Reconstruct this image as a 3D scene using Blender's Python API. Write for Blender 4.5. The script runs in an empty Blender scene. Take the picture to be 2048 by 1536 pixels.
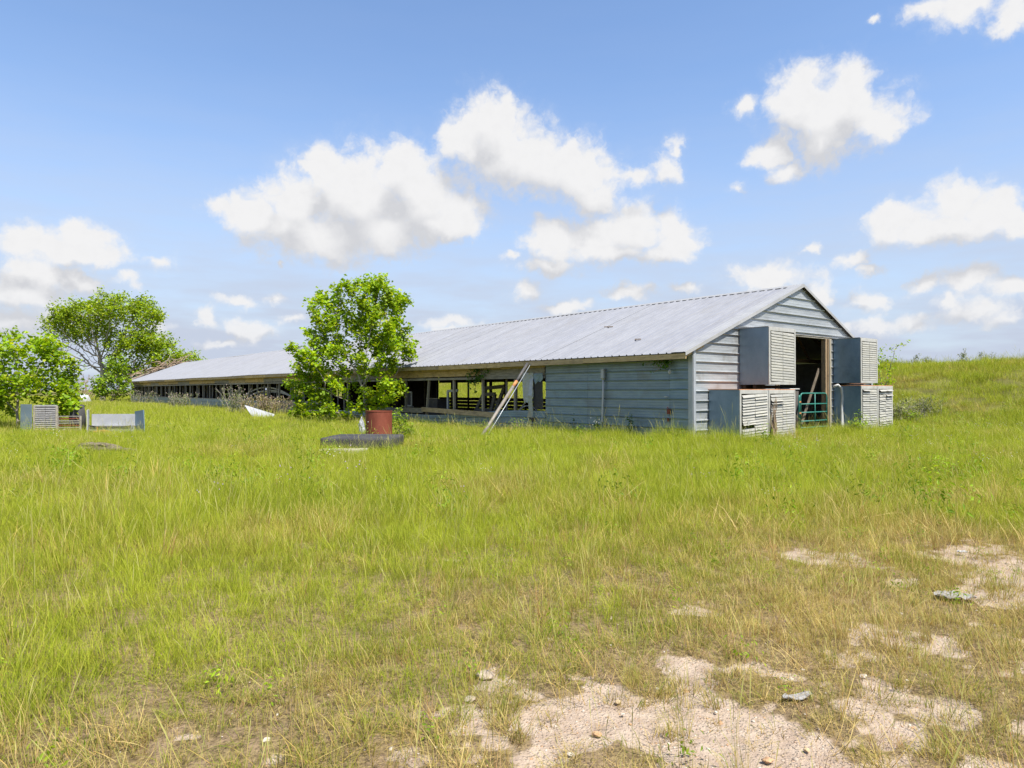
import bpy, bmesh, math, random
import numpy as np
from mathutils import Vector, Matrix
R = math.radians
random.seed(7)
rng = np.random.default_rng(11)
scene = bpy.context.scene
COL = scene.collection

# ------------------------------------------------------------------ camera
F = 1365.0
H = 1.5
cam_d = bpy.data.cameras.new("camera")
cam_d.sensor_width = 36.0
cam_d.lens = 24.0
cam_d.clip_start = 0.05
cam_d.clip_end = 20000
cam = bpy.data.objects.new("camera", cam_d)
COL.objects.link(cam)
cam.location = (0, 0, H)
cam.rotation_euler = (R(90.5), 0, 0)
scene.camera = cam

# ------------------------------------------------------------------ light, exposure
SUN_EL = 60.0
SUN_X, SUN_Y = 0.69, -0.725          # horizontal direction towards the sun
SUN_AZ = math.degrees(math.atan2(SUN_X, SUN_Y))
sun_d = bpy.data.lights.new("sun", 'SUN')
sun_d.energy = 5.0
sun_d.angle = R(0.5)
sun_d.color = (1.0, 0.955, 0.88)
sun = bpy.data.objects.new("sun", sun_d)
COL.objects.link(sun)
sv = Vector((SUN_X, SUN_Y, 0)).normalized() * math.cos(R(SUN_EL)) + Vector((0, 0, math.sin(R(SUN_EL))))
sun.rotation_euler = sv.to_track_quat('Z', 'Y').to_euler()
scene.view_settings.view_transform = 'Standard'
scene.view_settings.look = 'None'
scene.view_settings.exposure = 0.82
scene.view_settings.gamma = 1.0
scene.view_settings.use_curve_mapping = False
scene.cycles.max_bounces = 8
scene.cycles.diffuse_bounces = 3
scene.cycles.glossy_bounces = 3
scene.cycles.transmission_bounces = 4
scene.cycles.transparent_max_bounces = 8
scene.cycles.sample_clamp_indirect = 6

SKY_STRENGTH = 0.118
world = bpy.data.worlds.new("World")
scene.world = world
world.use_nodes = True


class NT:
    """tiny node helper"""
    def __init__(s, tree):
        s.t = tree
    def n(s, typ, **kw):
        nd = s.t.nodes.new(typ)
        for k, v in kw.items():
            setattr(nd, k, v)
        return nd
    def put(s, sock, v):
        if isinstance(v, bpy.types.NodeSocket):
            s.t.links.new(v, sock)
        elif v is not None:
            if hasattr(sock, 'default_value') and not isinstance(v, (int, float)) and len(v) == 3 and len(sock.default_value) == 4:
                v = (*v, 1.0)
            sock.default_value = v
    def math(s, op, a, b=None, c=None, clamp=False):
        nd = s.n('ShaderNodeMath', operation=op)
        nd.use_clamp = clamp
        for i, v in enumerate((a, b, c)):
            if v is not None:
                s.put(nd.inputs[i], v)
        return nd.outputs[0]
    def vm(s, op, a, b=None, c=None, out=0):
        nd = s.n('ShaderNodeVectorMath', operation=op)
        for i, v in enumerate((a, b, c)):
            if v is not None:
                s.put(nd.inputs[i], v)
        return nd.outputs['Value'] if op in ('LENGTH', 'DOT_PRODUCT') else nd.outputs[0]
    def noise(s, vec, scale=5, detail=4, rough=0.55, dist=0.0, typ=None):
        nd = s.n('ShaderNodeTexNoise')
        if typ:
            nd.noise_type = typ
        if vec is not None:
            s.put(nd.inputs['Vector'], vec)
        nd.inputs['Scale'].default_value = scale
        nd.inputs['Detail'].default_value = detail
        nd.inputs['Roughness'].default_value = rough
        nd.inputs['Distortion'].default_value = dist
        return nd.outputs[0]
    def voro(s, vec, scale=5, out='Distance', **kw):
        nd = s.n('ShaderNodeTexVoronoi')
        for k, v in kw.items():
            if k in nd.inputs:
                nd.inputs[k].default_value = v
            else:
                setattr(nd, k, v)
        s.put(nd.inputs['Vector'], vec)
        nd.inputs['Scale'].default_value = scale
        return nd.outputs[out]
    def smooth(s, v, a, b, lo=0.0, hi=1.0):
        nd = s.n('ShaderNodeMapRange')
        nd.interpolation_type = 'SMOOTHSTEP'
        s.put(nd.inputs['Value'], v)
        s.put(nd.inputs['From Min'], a); s.put(nd.inputs['From Max'], b)
        s.put(nd.inputs['To Min'], lo); s.put(nd.inputs['To Max'], hi)
        return nd.outputs[0]
    def mix(s, f, a, b, blend='MIX'):
        nd = s.n('ShaderNodeMix', data_type='RGBA', blend_type=blend)
        s.put(nd.inputs['Factor'], f)
        s.put(nd.inputs['A'] if False else nd.inputs[6], a)
        s.put(nd.inputs[7], b)
        return nd.outputs[2]
    def mapping(s, vec, scale=(1, 1, 1), loc=(0, 0, 0), rot=(0, 0, 0)):
        nd = s.n('ShaderNodeMapping')
        s.put(nd.inputs['Vector'], vec)
        nd.inputs['Scale'].default_value = scale
        nd.inputs['Location'].default_value = loc
        nd.inputs['Rotation'].default_value = rot
        return nd.outputs[0]


# cumulus field in azimuth / elevation: (u, v, radius u, radius v, weight) read off the photograph as angles
CL = [
 (440,402,42,26,.95),(500,425,62,48,1),(590,405,85,70,1),(650,345,48,55,1),(715,390,115,95,1),(805,345,78,72,1),(850,400,95,80,1),(915,430,66,48,1),
 (640,475,140,56,1),(770,465,130,55,.95),(880,452,80,30,1),(560,455,70,40,.9),
 (985,235,68,56,1),(925,285,60,58,1),(1010,300,105,80,1),(1085,325,100,68,1),(1165,350,85,62,1),(1185,395,62,40,.9),(1335,340,48,40,.72),(1352,298,26,34,.75),(1265,360,70,32,.62),
 (1110,482,66,44,1),(1185,480,85,46,1),(1270,452,72,55,1),(1345,465,52,50,1),(1385,490,36,24,.9),(1330,508,66,26,1),(1230,505,90,26,.9),
 (1100,532,75,28,.8),(1055,580,70,34,.52),(1020,515,30,16,.6),
 (1600,190,78,66,1),(1712,160,48,52,1),(1665,220,125,78,1),(1765,245,66,44,1),(1650,295,62,48,.9),(1540,305,52,34,.95),(1568,345,38,28,.9),(1490,207,42,30,.62),(1480,380,45,26,.42),
 (1905,405,80,48,1),(1800,440,85,38,1),(1990,425,85,46,1),(1880,460,165,34,.95),(2050,440,70,42,1),
 (1860,10,66,28,.85),(1935,5,85,42,.95),(2020,25,66,46,.9),(1742,35,30,10,.5),
 (62,482,74,34,1),(172,478,66,36,1),(150,507,125,26,1),(60,548,95,42,1),(152,562,66,32,.95),(60,592,130,42,.9),(120,640,110,30,.7),(20,650,90,40,.8),(250,560,60,24,.55),
 (330,525,62,30,.5),(472,602,50,20,.85),(412,636,32,24,.9),(500,660,72,26,.85),(558,522,24,13,.62),(580,640,40,16,.6),(545,600,40,18,.6),
 (905,641,84,18,.75),(1135,612,74,18,.8),(1265,582,86,26,.62),(1372,576,60,20,.62),
 (1540,556,110,34,.9),(1630,585,38,42,.85),(1622,505,28,18,.75),(1712,520,42,24,.75),(1745,542,36,18,.7),(1725,606,66,34,.75),
 (1850,565,60,30,.68),(1935,560,95,42,.75),(2035,580,85,46,.75),(1945,622,110,36,.7),(1830,645,66,26,.65),(40,650,80,22,.75),(2010,640,70,30,.7),(1760,650,70,26,.7),(1900,600,60,24,.7),(1680,660,50,20,.65),(440,690,90,18,.6),(330,660,50,18,.6),(900,655,60,14,.6),
]
g = bpy.data.node_groups.new("cloud_field", 'ShaderNodeTree')
g.interface.new_socket("Vector", in_out='INPUT', socket_type='NodeSocketVector')
g.interface.new_socket("Density", in_out='OUTPUT', socket_type='NodeSocketFloat')
g.interface.new_socket("Field", in_out='OUTPUT', socket_type='NodeSocketFloat')
N = NT(g)
gi = g.nodes.new('NodeGroupInput'); go = g.nodes.new('NodeGroupOutput')
P0 = gi.outputs[0]
w1 = N.n('ShaderNodeTexNoise'); N.put(w1.inputs['Vector'], P0); w1.inputs['Scale'].default_value = 22; w1.inputs['Detail'].default_value = 5; w1.inputs['Roughness'].default_value = .58
P = N.vm('ADD', P0, N.vm('MULTIPLY', N.vm('SUBTRACT', w1.outputs['Color'], (.5, .5, .5)), (.060, .046, 0)))
acc = None
for (u, v, ru, rv, wgt) in CL:
    x, z = (u - 1024) / F, (780 - v) / F
    az = math.atan(x); el = math.atan(z / math.sqrt(1 + x * x))
    ra = max(ru, 12) / F * math.cos(az) ** 2 * 1.27; re = max(rv, 9) / F * math.cos(az) * 1.27
    q = N.vm('MULTIPLY_ADD', P, (1 / ra, 1 / re, 0), (-az / ra, -el / re, 0))
    l = N.vm('LENGTH', q)
    if wgt < 1:
        l = N.math('ADD', l, (1 - wgt) * .8)
    if acc is None:
        acc = l
    else:
        acc = N.math('SMOOTH_MIN', acc, l, .28)
fld = N.math('SUBTRACT', 1.0, acc)
fld = N.math('MAXIMUM', fld, -1.2)
# the sky outside the frame carries the same broken cumulus
sp = N.n('ShaderNodeSeparateXYZ'); N.put(sp.inputs[0], P0)
away = N.math('MAXIMUM', N.smooth(N.math('ABSOLUTE', sp.outputs[0]), .70, .86), N.smooth(sp.outputs[1], .56, .7))
nb = N.noise(N.mapping(P0, (1, 2.0, 1)), 2.6, 3, .5)
far = N.math('SUBTRACT', N.math('MULTIPLY', N.math('SUBTRACT', nb, .53), 6.0), N.math('MULTIPLY', N.math('SUBTRACT', 1, away), 4))
fld = N.math('MAXIMUM', fld, far)
bil = N.voro(P, 34, 'Distance', feature='F1', Detail=3.0, Roughness=.55, Lacunarity=2.2)
fb = N.noise(P0, 38, 6, .6)
den = N.math('ADD', fld, N.math('MULTIPLY', N.math('SUBTRACT', .46, bil), .30))
den = N.math('ADD', den, N.math('MULTIPLY', N.math('SUBTRACT', fb, .5), .60))
N.put(go.inputs[0], den)
N.put(go.inputs[1], fld)

wt = world.node_tree
wt.nodes.clear()
W = NT(wt)
tc = W.n('ShaderNodeTexCoord')
sx = W.n('ShaderNodeSeparateXYZ'); W.put(sx.inputs[0], tc.outputs['Generated'])
azn = W.math('ARCTAN2', sx.outputs[0], sx.outputs[1])
eln = W.math('ARCSINE', sx.outputs[2])
cx = W.n('ShaderNodeCombineXYZ'); W.put(cx.inputs[0], azn); W.put(cx.inputs[1], eln)
PV = cx.outputs[0]
def cfield(vec):
    nd = W.n('ShaderNodeGroup'); nd.node_tree = g
    W.put(nd.inputs[0], vec)
    return nd.outputs
d0, f0 = cfield(PV)
f1 = cfield(W.vm('ADD', PV, (.010, .050, 0)))[1]
cover = W.smooth(d0, -.10, .40)
soft = W.smooth(d0, -.35, .35)
cover = W.math('ADD', W.math('MULTIPLY', cover, .86), W.math('MULTIPLY', soft, .14))
lowfade = W.smooth(eln, .0, .14, .72, 1.0)
cover = W.math('MULTIPLY', cover, lowfade)
shade = W.math('MULTIPLY', W.smooth(f1, -.15, .45), W.smooth(W.math('SUBTRACT', f1, f0), -.35, .45))
rim = W.smooth(W.math('SUBTRACT', d0, f0), -.12, .16)
shade = W.math('MULTIPLY', shade, W.math('SUBTRACT', 1.15, W.math('MULTIPLY', rim, .45)), clamp=True)
puff = W.noise(PV, 55, 4, .6)
ccol = W.mix(shade, (.90, .898, .905), (.655, .665, .70))
ccol = W.mix(W.smooth(puff, .4, .8, 0, .22), ccol, (.78, .78, .79))
sky = W.n('ShaderNodeTexSky', sky_type='NISHITA')
sky.sun_disc = False
sky.sun_elevation = R(SUN_EL)
sky.sun_rotation = R(SUN_AZ)
sky.air_density = 1.0
sky.dust_density = 0.3
sky.ozone_density = 2.2
skyc = W.mix(1.0, sky.outputs[0], (.92, 1.0, 1.09), 'MULTIPLY')
# pale humid layer low over the land
lowh = W.math('ADD', W.smooth(eln, -.02, .44, 1.08, 0.0), W.smooth(eln, .05, .8, .22, .0))
hz = W.noise(W.mapping(PV, (1.0, 5.0, 1)), 5, 4, .55)
pale = W.math('MULTIPLY', lowh, W.smooth(hz, .2, .75, .62, .95))
bgs = W.n('ShaderNodeBackground'); W.put(bgs.inputs[0], skyc); bgs.inputs[1].default_value = SKY_STRENGTH
bgh = W.n('ShaderNodeBackground'); bgh.inputs[0].default_value = (.325, .362, .44, 1); bgh.inputs[1].default_value = 1.0
bgc = W.n('ShaderNodeBackground'); W.put(bgc.inputs[0], ccol); bgc.inputs[1].default_value = .565
m1 = W.n('ShaderNodeMixShader'); W.put(m1.inputs[0], pale); wt.links.new(bgs.outputs[0], m1.inputs[1]); wt.links.new(bgh.outputs[0], m1.inputs[2])
m2 = W.n('ShaderNodeMixShader'); W.put(m2.inputs[0], cover); wt.links.new(m1.outputs[0], m2.inputs[1]); wt.links.new(bgc.outputs[0], m2.inputs[2])
wo = W.n('ShaderNodeOutputWorld'); wt.links.new(m2.outputs[0], wo.inputs[0])
world.cycles.sampling_method = 'MANUAL'
world.cycles.sample_map_resolution = 512

# ------------------------------------------------------------------ mesh helpers
def mesh_np(name, verts, faces_list, mats=(), smooth=False, attrs=None, midx=None):
    """faces_list: list of int arrays (n,k)"""
    me = bpy.data.meshes.new(name)
    verts = np.asarray(verts, dtype=np.float32)
    me.vertices.add(len(verts)); me.vertices.foreach_set('co', verts.ravel())
    loops = np.concatenate([np.asarray(f, dtype=np.int32).ravel() for f in faces_list])
    sizes = np.concatenate([np.full(len(f), np.asarray(f).shape[1], dtype=np.int32) for f in faces_list])
    starts = np.concatenate([[0], np.cumsum(sizes)[:-1]]).astype(np.int32)
    me.loops.add(len(loops)); me.loops.foreach_set('vertex_index', loops)
    me.polygons.add(len(sizes)); me.polygons.foreach_set('loop_start', starts); me.polygons.foreach_set('loop_total', sizes)
    for m in mats:
        me.materials.append(m)
    if midx is not None:
        me.polygons.foreach_set('material_index', np.asarray(midx, dtype=np.int32))
    if smooth:
        me.polygons.foreach_set('use_smooth', np.ones(len(sizes), dtype=bool))
    for k, a in (attrs or {}).items():
        at = me.attributes.new(k, 'FLOAT', 'POINT')
        at.data.foreach_set('value', np.asarray(a, dtype=np.float32))
    me.update(calc_edges=True)
    return me


class MB:
    """collects shapes for ONE mesh object"""
    def __init__(s):
        s.v, s.f, s.m, s.cm = [], [], [], 0
    def add(s, vs, fs):
        o = len(s.v)
        s.v += [tuple(p) for p in vs]
        s.f += [tuple(i + o for i in f) for f in fs]
        s.m += [s.cm] * len(fs)
        return s
    def box(s, c, size, rot=None, taper=0):
        hx, hy, hz = size[0] / 2, size[1] / 2, size[2] / 2
        vs = [Vector((x * hx, y * hy, z * hz)) for z in (-1, 1) for y in (-1, 1) for x in (-1, 1)]
        if rot is not None:
            M = rot if isinstance(rot, Matrix) else Matrix.Rotation(rot, 3, 'Z')
            vs = [M @ p for p in vs]
        vs = [p + Vector(c) for p in vs]
        return s.add(vs, [(0, 2, 3, 1), (4, 5, 7, 6), (0, 1, 5, 4), (2, 6, 7, 3), (0, 4, 6, 2), (1, 3, 7, 5)])
    def bar(s, a, b, w, h=None, up=(0, 0, 1)):
        a, b = Vector(a), Vector(b); h = h or w
        d = (b - a).normalized(); u = Vector(up)
        if abs(d.dot(u)) > .98: u = Vector((1, 0, 0))
        x = d.cross(u).normalized(); y = x.cross(d)
        M = Matrix((x, d, y)).transposed()
        return s.box((a + b) / 2, (w, (b - a).length, h), M)
    def tube(s, pts, r, n=8, caps=True):
        pts = [Vector(p) for p in pts]
        rs = r if isinstance(r, (list, tuple)) else [r] * len(pts)
        o = len(s.v); prev = None
        for i, p in enumerate(pts):
            d = (pts[min(i + 1, len(pts) - 1)] - pts[max(i - 1, 0)]).normalized()
            if prev is None:
                x = d.orthogonal().normalized()
            else:
                x = (prev - d * prev.dot(d)).normalized()
            prev = x; y = d.cross(x)
            for k in range(n):
                a = 2 * math.pi * k / n
                s.v.append(tuple(p + (x * math.cos(a) + y * math.sin(a)) * rs[i]))
        for i in range(len(pts) - 1):
            for k in range(n):
                a = o + i * n + k; b = o + i * n + (k + 1) % n
                s.f.append((a, b, b + n, a + n)); s.m.append(s.cm)
        if caps:
            s.f.append(tuple(o + k for k in range(n))[::-1]); s.m.append(s.cm)
            e = o + (len(pts) - 1) * n
            s.f.append(tuple(e + k for k in range(n))); s.m.append(s.cm)
        return s
    def build(s, name, mat, parent=None, smooth=False, loc=(0, 0, 0), bevel=0):
        me = bpy.data.meshes.new(name)
        me.from_pydata(s.v, [], s.f)
        mats = mat if isinstance(mat, (list, tuple)) else [mat]
        for m in mats: me.materials.append(m)
        if len(mats) > 1:
            me.polygons.foreach_set('material_index', s.m)
        if smooth:
            me.polygons.foreach_set('use_smooth', [True] * len(me.polygons))
        me.update()
        o = link(name, me, parent, loc)
        if bevel:
            b = o.modifiers.new('bevel', 'BEVEL'); b.width = bevel; b.segments = 2; b.limit_method = 'ANGLE'
        return o


def link(name, me, parent=None, loc=(0, 0, 0)):
    o = bpy.data.objects.new(name, me)
    COL.objects.link(o)
    o.location = loc
    if parent is not None: o.parent = parent
    return o

def tag(o, label=None, cat=None, group=None, kind=None):
    if label: o['label'] = label
    if cat: o['category'] = cat
    if group: o['group'] = group
    if kind: o['kind'] = kind
    return o

def thing(name, label, cat, loc=(0, 0, 0), rz=0, group=None):
    o = bpy.data.objects.new(name, None)
    o.empty_display_size = .3
    COL.objects.link(o)
    o.location = loc; o.rotation_euler = (0, 0, rz)
    return tag(o, label, cat, group)

# ------------------------------------------------------------------ fields
def _hash(ix, iy, seed):
    h = (ix.astype(np.int64) * 374761393 + iy.astype(np.int64) * 668265263 + seed * 1442695) & 0x7fffffff
    h = ((h ^ (h >> 13)) * 1274126177) & 0x7fffffff
    return ((h ^ (h >> 16)) & 0xffff) / 65535.0
def vnoise(x, y, seed=0):
    x = np.asarray(x, float); y = np.asarray(y, float)
    ix, iy = np.floor(x), np.floor(y); fx, fy = x - ix, y - iy
    fx = fx * fx * (3 - 2 * fx); fy = fy * fy * (3 - 2 * fy)
    a = _hash(ix, iy, seed); b = _hash(ix + 1, iy, seed); c = _hash(ix, iy + 1, seed); d = _hash(ix + 1, iy + 1, seed)
    return (a * (1 - fx) + b * fx) * (1 - fy) + (c * (1 - fx) + d * fx) * fy
def fbm(x, y, seed=0, oct=4):
    s, a, t = 0, .5, 0
    for i in range(oct):
        s = s + a * vnoise(x * 2 ** i + 17.3 * i, y * 2 ** i - 9.1 * i, seed + i); t += a; a *= .5
    return s / t
def sstep(x, a, b):
    t = np.clip((np.asarray(x, float) - a) / (b - a), 0, 1)
    return t * t * (3 - 2 * t)

# building frame: local x = along the gable, local y = along the long wall, origin at the near corner
C0 = Vector((5.157, 19.5, 0)); BA = math.atan2(.6237, .7817)
D2 = np.array([.7817, .6237]); D1 = np.array([-.6237, .7817])
def to_local(x, y):
    rx, ry = np.asarray(x) - C0.x, np.asarray(y) - C0.y
    return rx * D2[0] + ry * D2[1], rx * D1[0] + ry * D1[1]
def Lw(t, s, z=0):
    return Vector((C0.x + t * D2[0] + s * D1[0], C0.y + t * D2[1] + s * D1[1], z))

def ground_z(x, y):
    x = np.asarray(x, float); y = np.asarray(y, float)
    t, s = to_local(x, y)
    up = sstep(t, 13.5, 29) * (1 - sstep(t, 36, 60))
    fade = (1 - sstep(s, 70, 130)) * sstep(s, -160, -60)
    b = 3.02 * up * fade * (1 + .10 * (fbm(x * .06, y * .06, 3) - .5)) + up * .5 * (fbm(x * .25, y * .25, 8, 3) - .5)
    und = .10 * (fbm(x * .22, y * .22, 5, 3) - .5) * sstep(np.hypot(x, y), 1.5, 8)
    fine = .035 * (fbm(x * 3.1, y * 3.1, 6, 3) - .5) * (1 - sstep(np.hypot(x, y), 9, 15))
    inside = sstep(t, -.5, .0) * (1 - sstep(t, 11.3, 11.8)) * sstep(s, -1.2, -.7)
    return b + (und + fine) * (1 - inside)

def G(u, v):
    y = H * F / (v - 780.0)
    return (u - 1024) / F * y, y

# worn, almost bare patches of sandy ground: (u, v, radius x m, radius y m, strength)
BARE = [(1180,1440,.56,.36,1.0),(1030,1500,.34,.28,1.0),(980,1430,.22,.2,.8),(1300,1400,.45,.35,.85),(1450,1470,.62,.36,1.0),(1560,1530,.6,.3,.9),(1380,1335,.35,.3,.7),
        (1740,1260,.42,.30,.85),(1640,1330,.35,.3,.75),(1930,1180,.30,.40,.8),(2040,1170,.45,.75,1.1),(2100,1130,.8,.9,1.1),(1620,1110,.42,.42,.72),(1700,1480,.45,.3,.7),(1550,1420,.9,.45,.60),(1880,1490,.6,.40,.58),(1880,1340,.6,.40,.50),(1780,1400,.4,.3,.62),
        (960,1350,.14,.12,.9),(1900,1420,.5,.3,.6),(1980,940,1.2,1.0,.30),(1310,1180,.5,.7,.22),
        (480,1400,.16,.10,.6),(420,1480,.22,.12,.5)]
BP = [(*G(u, v), rx, ry, s) for (u, v, rx, ry, s) in BARE]
def bare_raw(x, y):
    b = np.zeros_like(np.asarray(x, float))
    wx = x + .28 * (fbm(x * 2.2, y * 2.2, 21, 3) - .5) * 2; wy = y + .28 * (fbm(x * 2.2, y * 2.2, 33, 3) - .5) * 2
    for (cx_, cy_, rx, ry, s) in BP:
        d2 = ((wx - cx_) / rx) ** 2 + ((wy - cy_) / ry) ** 2
        b = np.maximum(b, s * np.exp(-d2 * .8))
    return b
def bare(x, y):
    b = bare_raw(x, y)
    n = fbm(x * 4.3, y * 4.3, 41, 4)
    n2 = fbm(x * 13, y * 13, 43, 3)
    return sstep(b + (n - .5) * 1.5 + (n2 - .5) * .7, .40, .76)
def thin(x, y):
    """how worn the sward is: high near the camera's right, low towards the left and the barn"""
    b = bare_raw(x, y)
    r = sstep(x, -1.6, 1.4) * (1 - sstep(y, 4.0, 9.5))
    r2 = .55 * (1 - sstep(y, 2.6, 4.6))
    n = fbm(x * .9, y * .9, 51, 3)
    return np.clip(.55 * np.maximum(r, r2) + .5 * b + .6 * (n - .5), 0, 1)
def dry(x, y):
    n = fbm(x * .45 + 3, y * .45, 61, 4); n2 = fbm(x * 2.1, y * 2.1, 71, 3)
    near = 1 - sstep(y, 4, 15)
    return np.clip(.02 + .40 * thin(x, y) + .14 * near + 1.5 * (n - .5) + .6 * (n2 - .5), 0, 1)

# ------------------------------------------------------------------ materials
def new_mat(name):
    m = bpy.data.materials.new(name); m.use_nodes = True
    m.node_tree.nodes.clear()
    n = NT(m.node_tree)
    out = n.n('ShaderNodeOutputMaterial')
    return m, n, out

def surf(name, c1, c2, c3=None, scale=4, stretch=(1, 1, 1), rough=.7, metal=0.0, bump=.0, stain=.5, objvar=.0, fine=40, spec=.3, rrange=.1, stain_scale=.7, bdist=.01):
    m, n, out = new_mat(name)
    tcn = n.n('ShaderNodeTexCoord'); P = tcn.outputs['Object']
    oi = n.n('ShaderNodeObjectInfo')
    off = n.vm('MULTIPLY', n.vm('ADD', (0, 0, 0), oi.outputs['Random']), (37.0, 53.0, 11.0)) if objvar else None
    if off is not None: P = n.vm('ADD', P, off)
    a = n.noise(n.mapping(P, stretch), scale, 5, .6)
    col = n.mix(n.smooth(a, .3, .7), c1, c2)
    if c3 is not None:
        b = n.noise(P, scale * stain_scale, 6, .62, .6)
        col = n.mix(n.smooth(b, .52, .72, 0, stain), col, c3)
    f = n.noise(n.mapping(P, stretch), fine, 3, .6)
    col = n.mix(1.0, col, n.mix(f, (.80, .80, .80), (1.18, 1.18, 1.18)), 'MULTIPLY')
    if objvar:
        hs = n.n('ShaderNodeHueSaturation')
        n.put(hs.inputs['Value'], n.math('ADD', 1 - objvar, n.math('MULTIPLY', oi.outputs['Random'], 2 * objvar)))
        n.put(hs.inputs['Saturation'], n.math('ADD', .85, n.math('MULTIPLY', oi.outputs['Random'], .3)))
        n.put(hs.inputs['Color'], col); col = hs.outputs[0]
    p = n.n('ShaderNodeBsdfPrincipled')
    n.put(p.inputs['Base Color'], col)
    n.put(p.inputs['Roughness'], n.math('ADD', rough - rrange, n.math('MULTIPLY', a, 2 * rrange)))
    p.inputs['Metallic'].default_value = metal
    p.inputs['Specular IOR Level'].default_value = spec
    if bump:
        bn = n.n('ShaderNodeBump'); bn.inputs['Strength'].default_value = bump; bn.inputs['Distance'].default_value = bdist
        n.put(bn.inputs['Height'], n.math('ADD', a, n.math('MULTIPLY', f, .5))); n.put(p.inputs['Normal'], bn.outputs[0])
    m.node_tree.links.new(p.outputs[0], out.inputs[0])
    return m

M = {}
M['roof'] = surf('roof_metal', (.235, .24, .262), (.265, .27, .29), (.215, .205, .195), .8, (.35, 1.2, .35), .7, .04, .0, .3, .02, 6, .18)
M['flash'] = surf('flashing', (.32, .315, .305), (.37, .365, .35), (.26, .255, .24), 1.5, (1, 1, 1), .5, .2, .06, .4, 0, 20)
M['siding'] = surf('galvanised_siding', (.33, .35, .36), (.41, .43, .44), (.24, .225, .20), 2.4, (.5, .5, 3), .42, .35, .06, .45, .07, 40, .4)
M['siding_shaded'] = surf('galvanised_wall_shaded', (.175, .232, .27), (.235, .30, .335), (.16, .155, .135), 1.8, (.6, .6, 1.6), .42, .35, .06, .5, .06, 60, .4)  # same galvanised sheet, with the long wall's bluish shade put into the colour
M['trim'] = surf('trim_metal', (.35, .375, .40), (.42, .445, .47), (.26, .27, .275), 3, (1, 1, .4), .4, .3, .03, .4, .04)
M['box'] = surf('housing_metal', (.15, .215, .275), (.20, .27, .335), (.115, .155, .19), 2.0, (1, 1, .5), .40, .35, .04, .45, .08, 50, .4)
M['frame'] = surf('housing_frame', (.38, .37, .34), (.46, .45, .42), (.28, .235, .17), 4, (1, 1, 1), .5, .1, .04, .35, .06)
M['slat'] = surf('shutter_slat', (.33, .32, .275), (.39, .375, .33), (.27, .235, .18), 6, (1, 1, 2), .5, .1, .03, .35, .08)
M['wood'] = surf('weathered_wood', (.36, .26, .125), (.54, .40, .21), (.18, .135, .08), 3, (6, 1, 6), .85, 0, .35, .6, .22, 60, .2)
M['greywood'] = surf('grey_wood', (.22, .20, .165), (.36, .33, .28), (.13, .115, .095), 3, (6, 1, 6), .85, 0, .35, .55, .22, 60, .2)
M['postwood'] = surf('post_wood', (.20, .18, .14), (.30, .27, .22), (.12, .10, .08), 4, (6, 6, .8), .85, 0, .3, .5, .22, 60, .2)
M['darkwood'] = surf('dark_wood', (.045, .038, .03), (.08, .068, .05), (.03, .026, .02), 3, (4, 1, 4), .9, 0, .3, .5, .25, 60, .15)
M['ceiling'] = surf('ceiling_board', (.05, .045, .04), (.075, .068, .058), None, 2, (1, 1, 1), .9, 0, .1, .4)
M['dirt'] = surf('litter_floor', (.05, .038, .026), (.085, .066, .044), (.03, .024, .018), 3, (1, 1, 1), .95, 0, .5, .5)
M['rust'] = surf('rusty_steel', (.165, .040, .022), (.225, .062, .034), (.10, .030, .02), 3.2, (1, 1, .55), .7, .1, .10, .6, 0, 40, .3)
M['rustlight'] = surf('orange_rust', (.40, .15, .05), (.52, .24, .10), (.25, .10, .05), 12, (1, 1, 1), .8, 0, .2, .6)
M['black'] = surf('black_vinyl', (.040, .039, .040), (.062, .059, .058), (.10, .088, .075), 2.5, (1, 1, 1), .7, 0, .12, .6, 0, 30, .22, stain_scale=1.2)
M['white'] = surf('white_sheet', (.34, .345, .36), (.41, .415, .43), (.25, .24, .225), 2.5, (1, 1, 1), .5, .0, .05, .4)
M['pvc'] = surf('pale_pipe', (.185, .16, .13), (.245, .215, .18), (.14, .10, .07), 6, (1, 1, .3), .5, 0, .05, .5)
M['darkpipe'] = surf('dark_or_shaded_steel', (.06, .058, .055), (.10, .095, .09), (.14, .08, .05), 6, (1, 1, 1), .6, .2, .1, .4)  # dark steel, and the eave's shade painted on the leaning pipe's top
M['gate'] = surf('gate_green', (.028, .155, .125), (.04, .20, .16), (.10, .13, .10), 6, (1, 1, 1), .42, .0, .03, .35)
M['plastic'] = surf('white_plastic', (.42, .415, .40), (.50, .495, .475), None, 6, (1, 1, 1), .45, 0, .02, .2)
M['frame_dark'] = surf('silhouette_timber', (.085, .078, .062), (.14, .128, .105), (.05, .045, .038), 3, (4, 1, 4), .9, 0, .3, .5, .2, 60, .15)  # timber darkened to a silhouette, the bay's shade put into the colour
M['concrete'] = surf('pale_concrete', (.33, .30, .24), (.42, .385, .32), (.26, .23, .18), 9, (1, 1, 1), .9, 0, .3, .5)
M['debris'] = surf('grey_debris', (.22, .21, .20), (.29, .28, .265), (.17, .155, .14), 14, (1, 1, 1), .8, 0, .4, .4)
M['bark'] = surf('bark', (.17, .135, .10), (.27, .22, .17), (.11, .09, .07), 7, (1, 1, .3), .9, 0, .5, .5)
M['palebark'] = surf('pale_bark', (.26, .225, .18), (.38, .335, .28), (.15, .125, .10), 3, (1, 1, .3), .9, 0, .5, .5)
M['deadwood'] = surf('dead_twigs', (.22, .155, .10), (.33, .245, .17), None, 3, (1, 1, 1), .9, 0, .2, .5)
M['log'] = surf('rotten_log', (.10, .080, .058), (.21, .17, .125), (.045, .035, .028), 7, (4, 1, 1), .95, 0, .6, .6)

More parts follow.
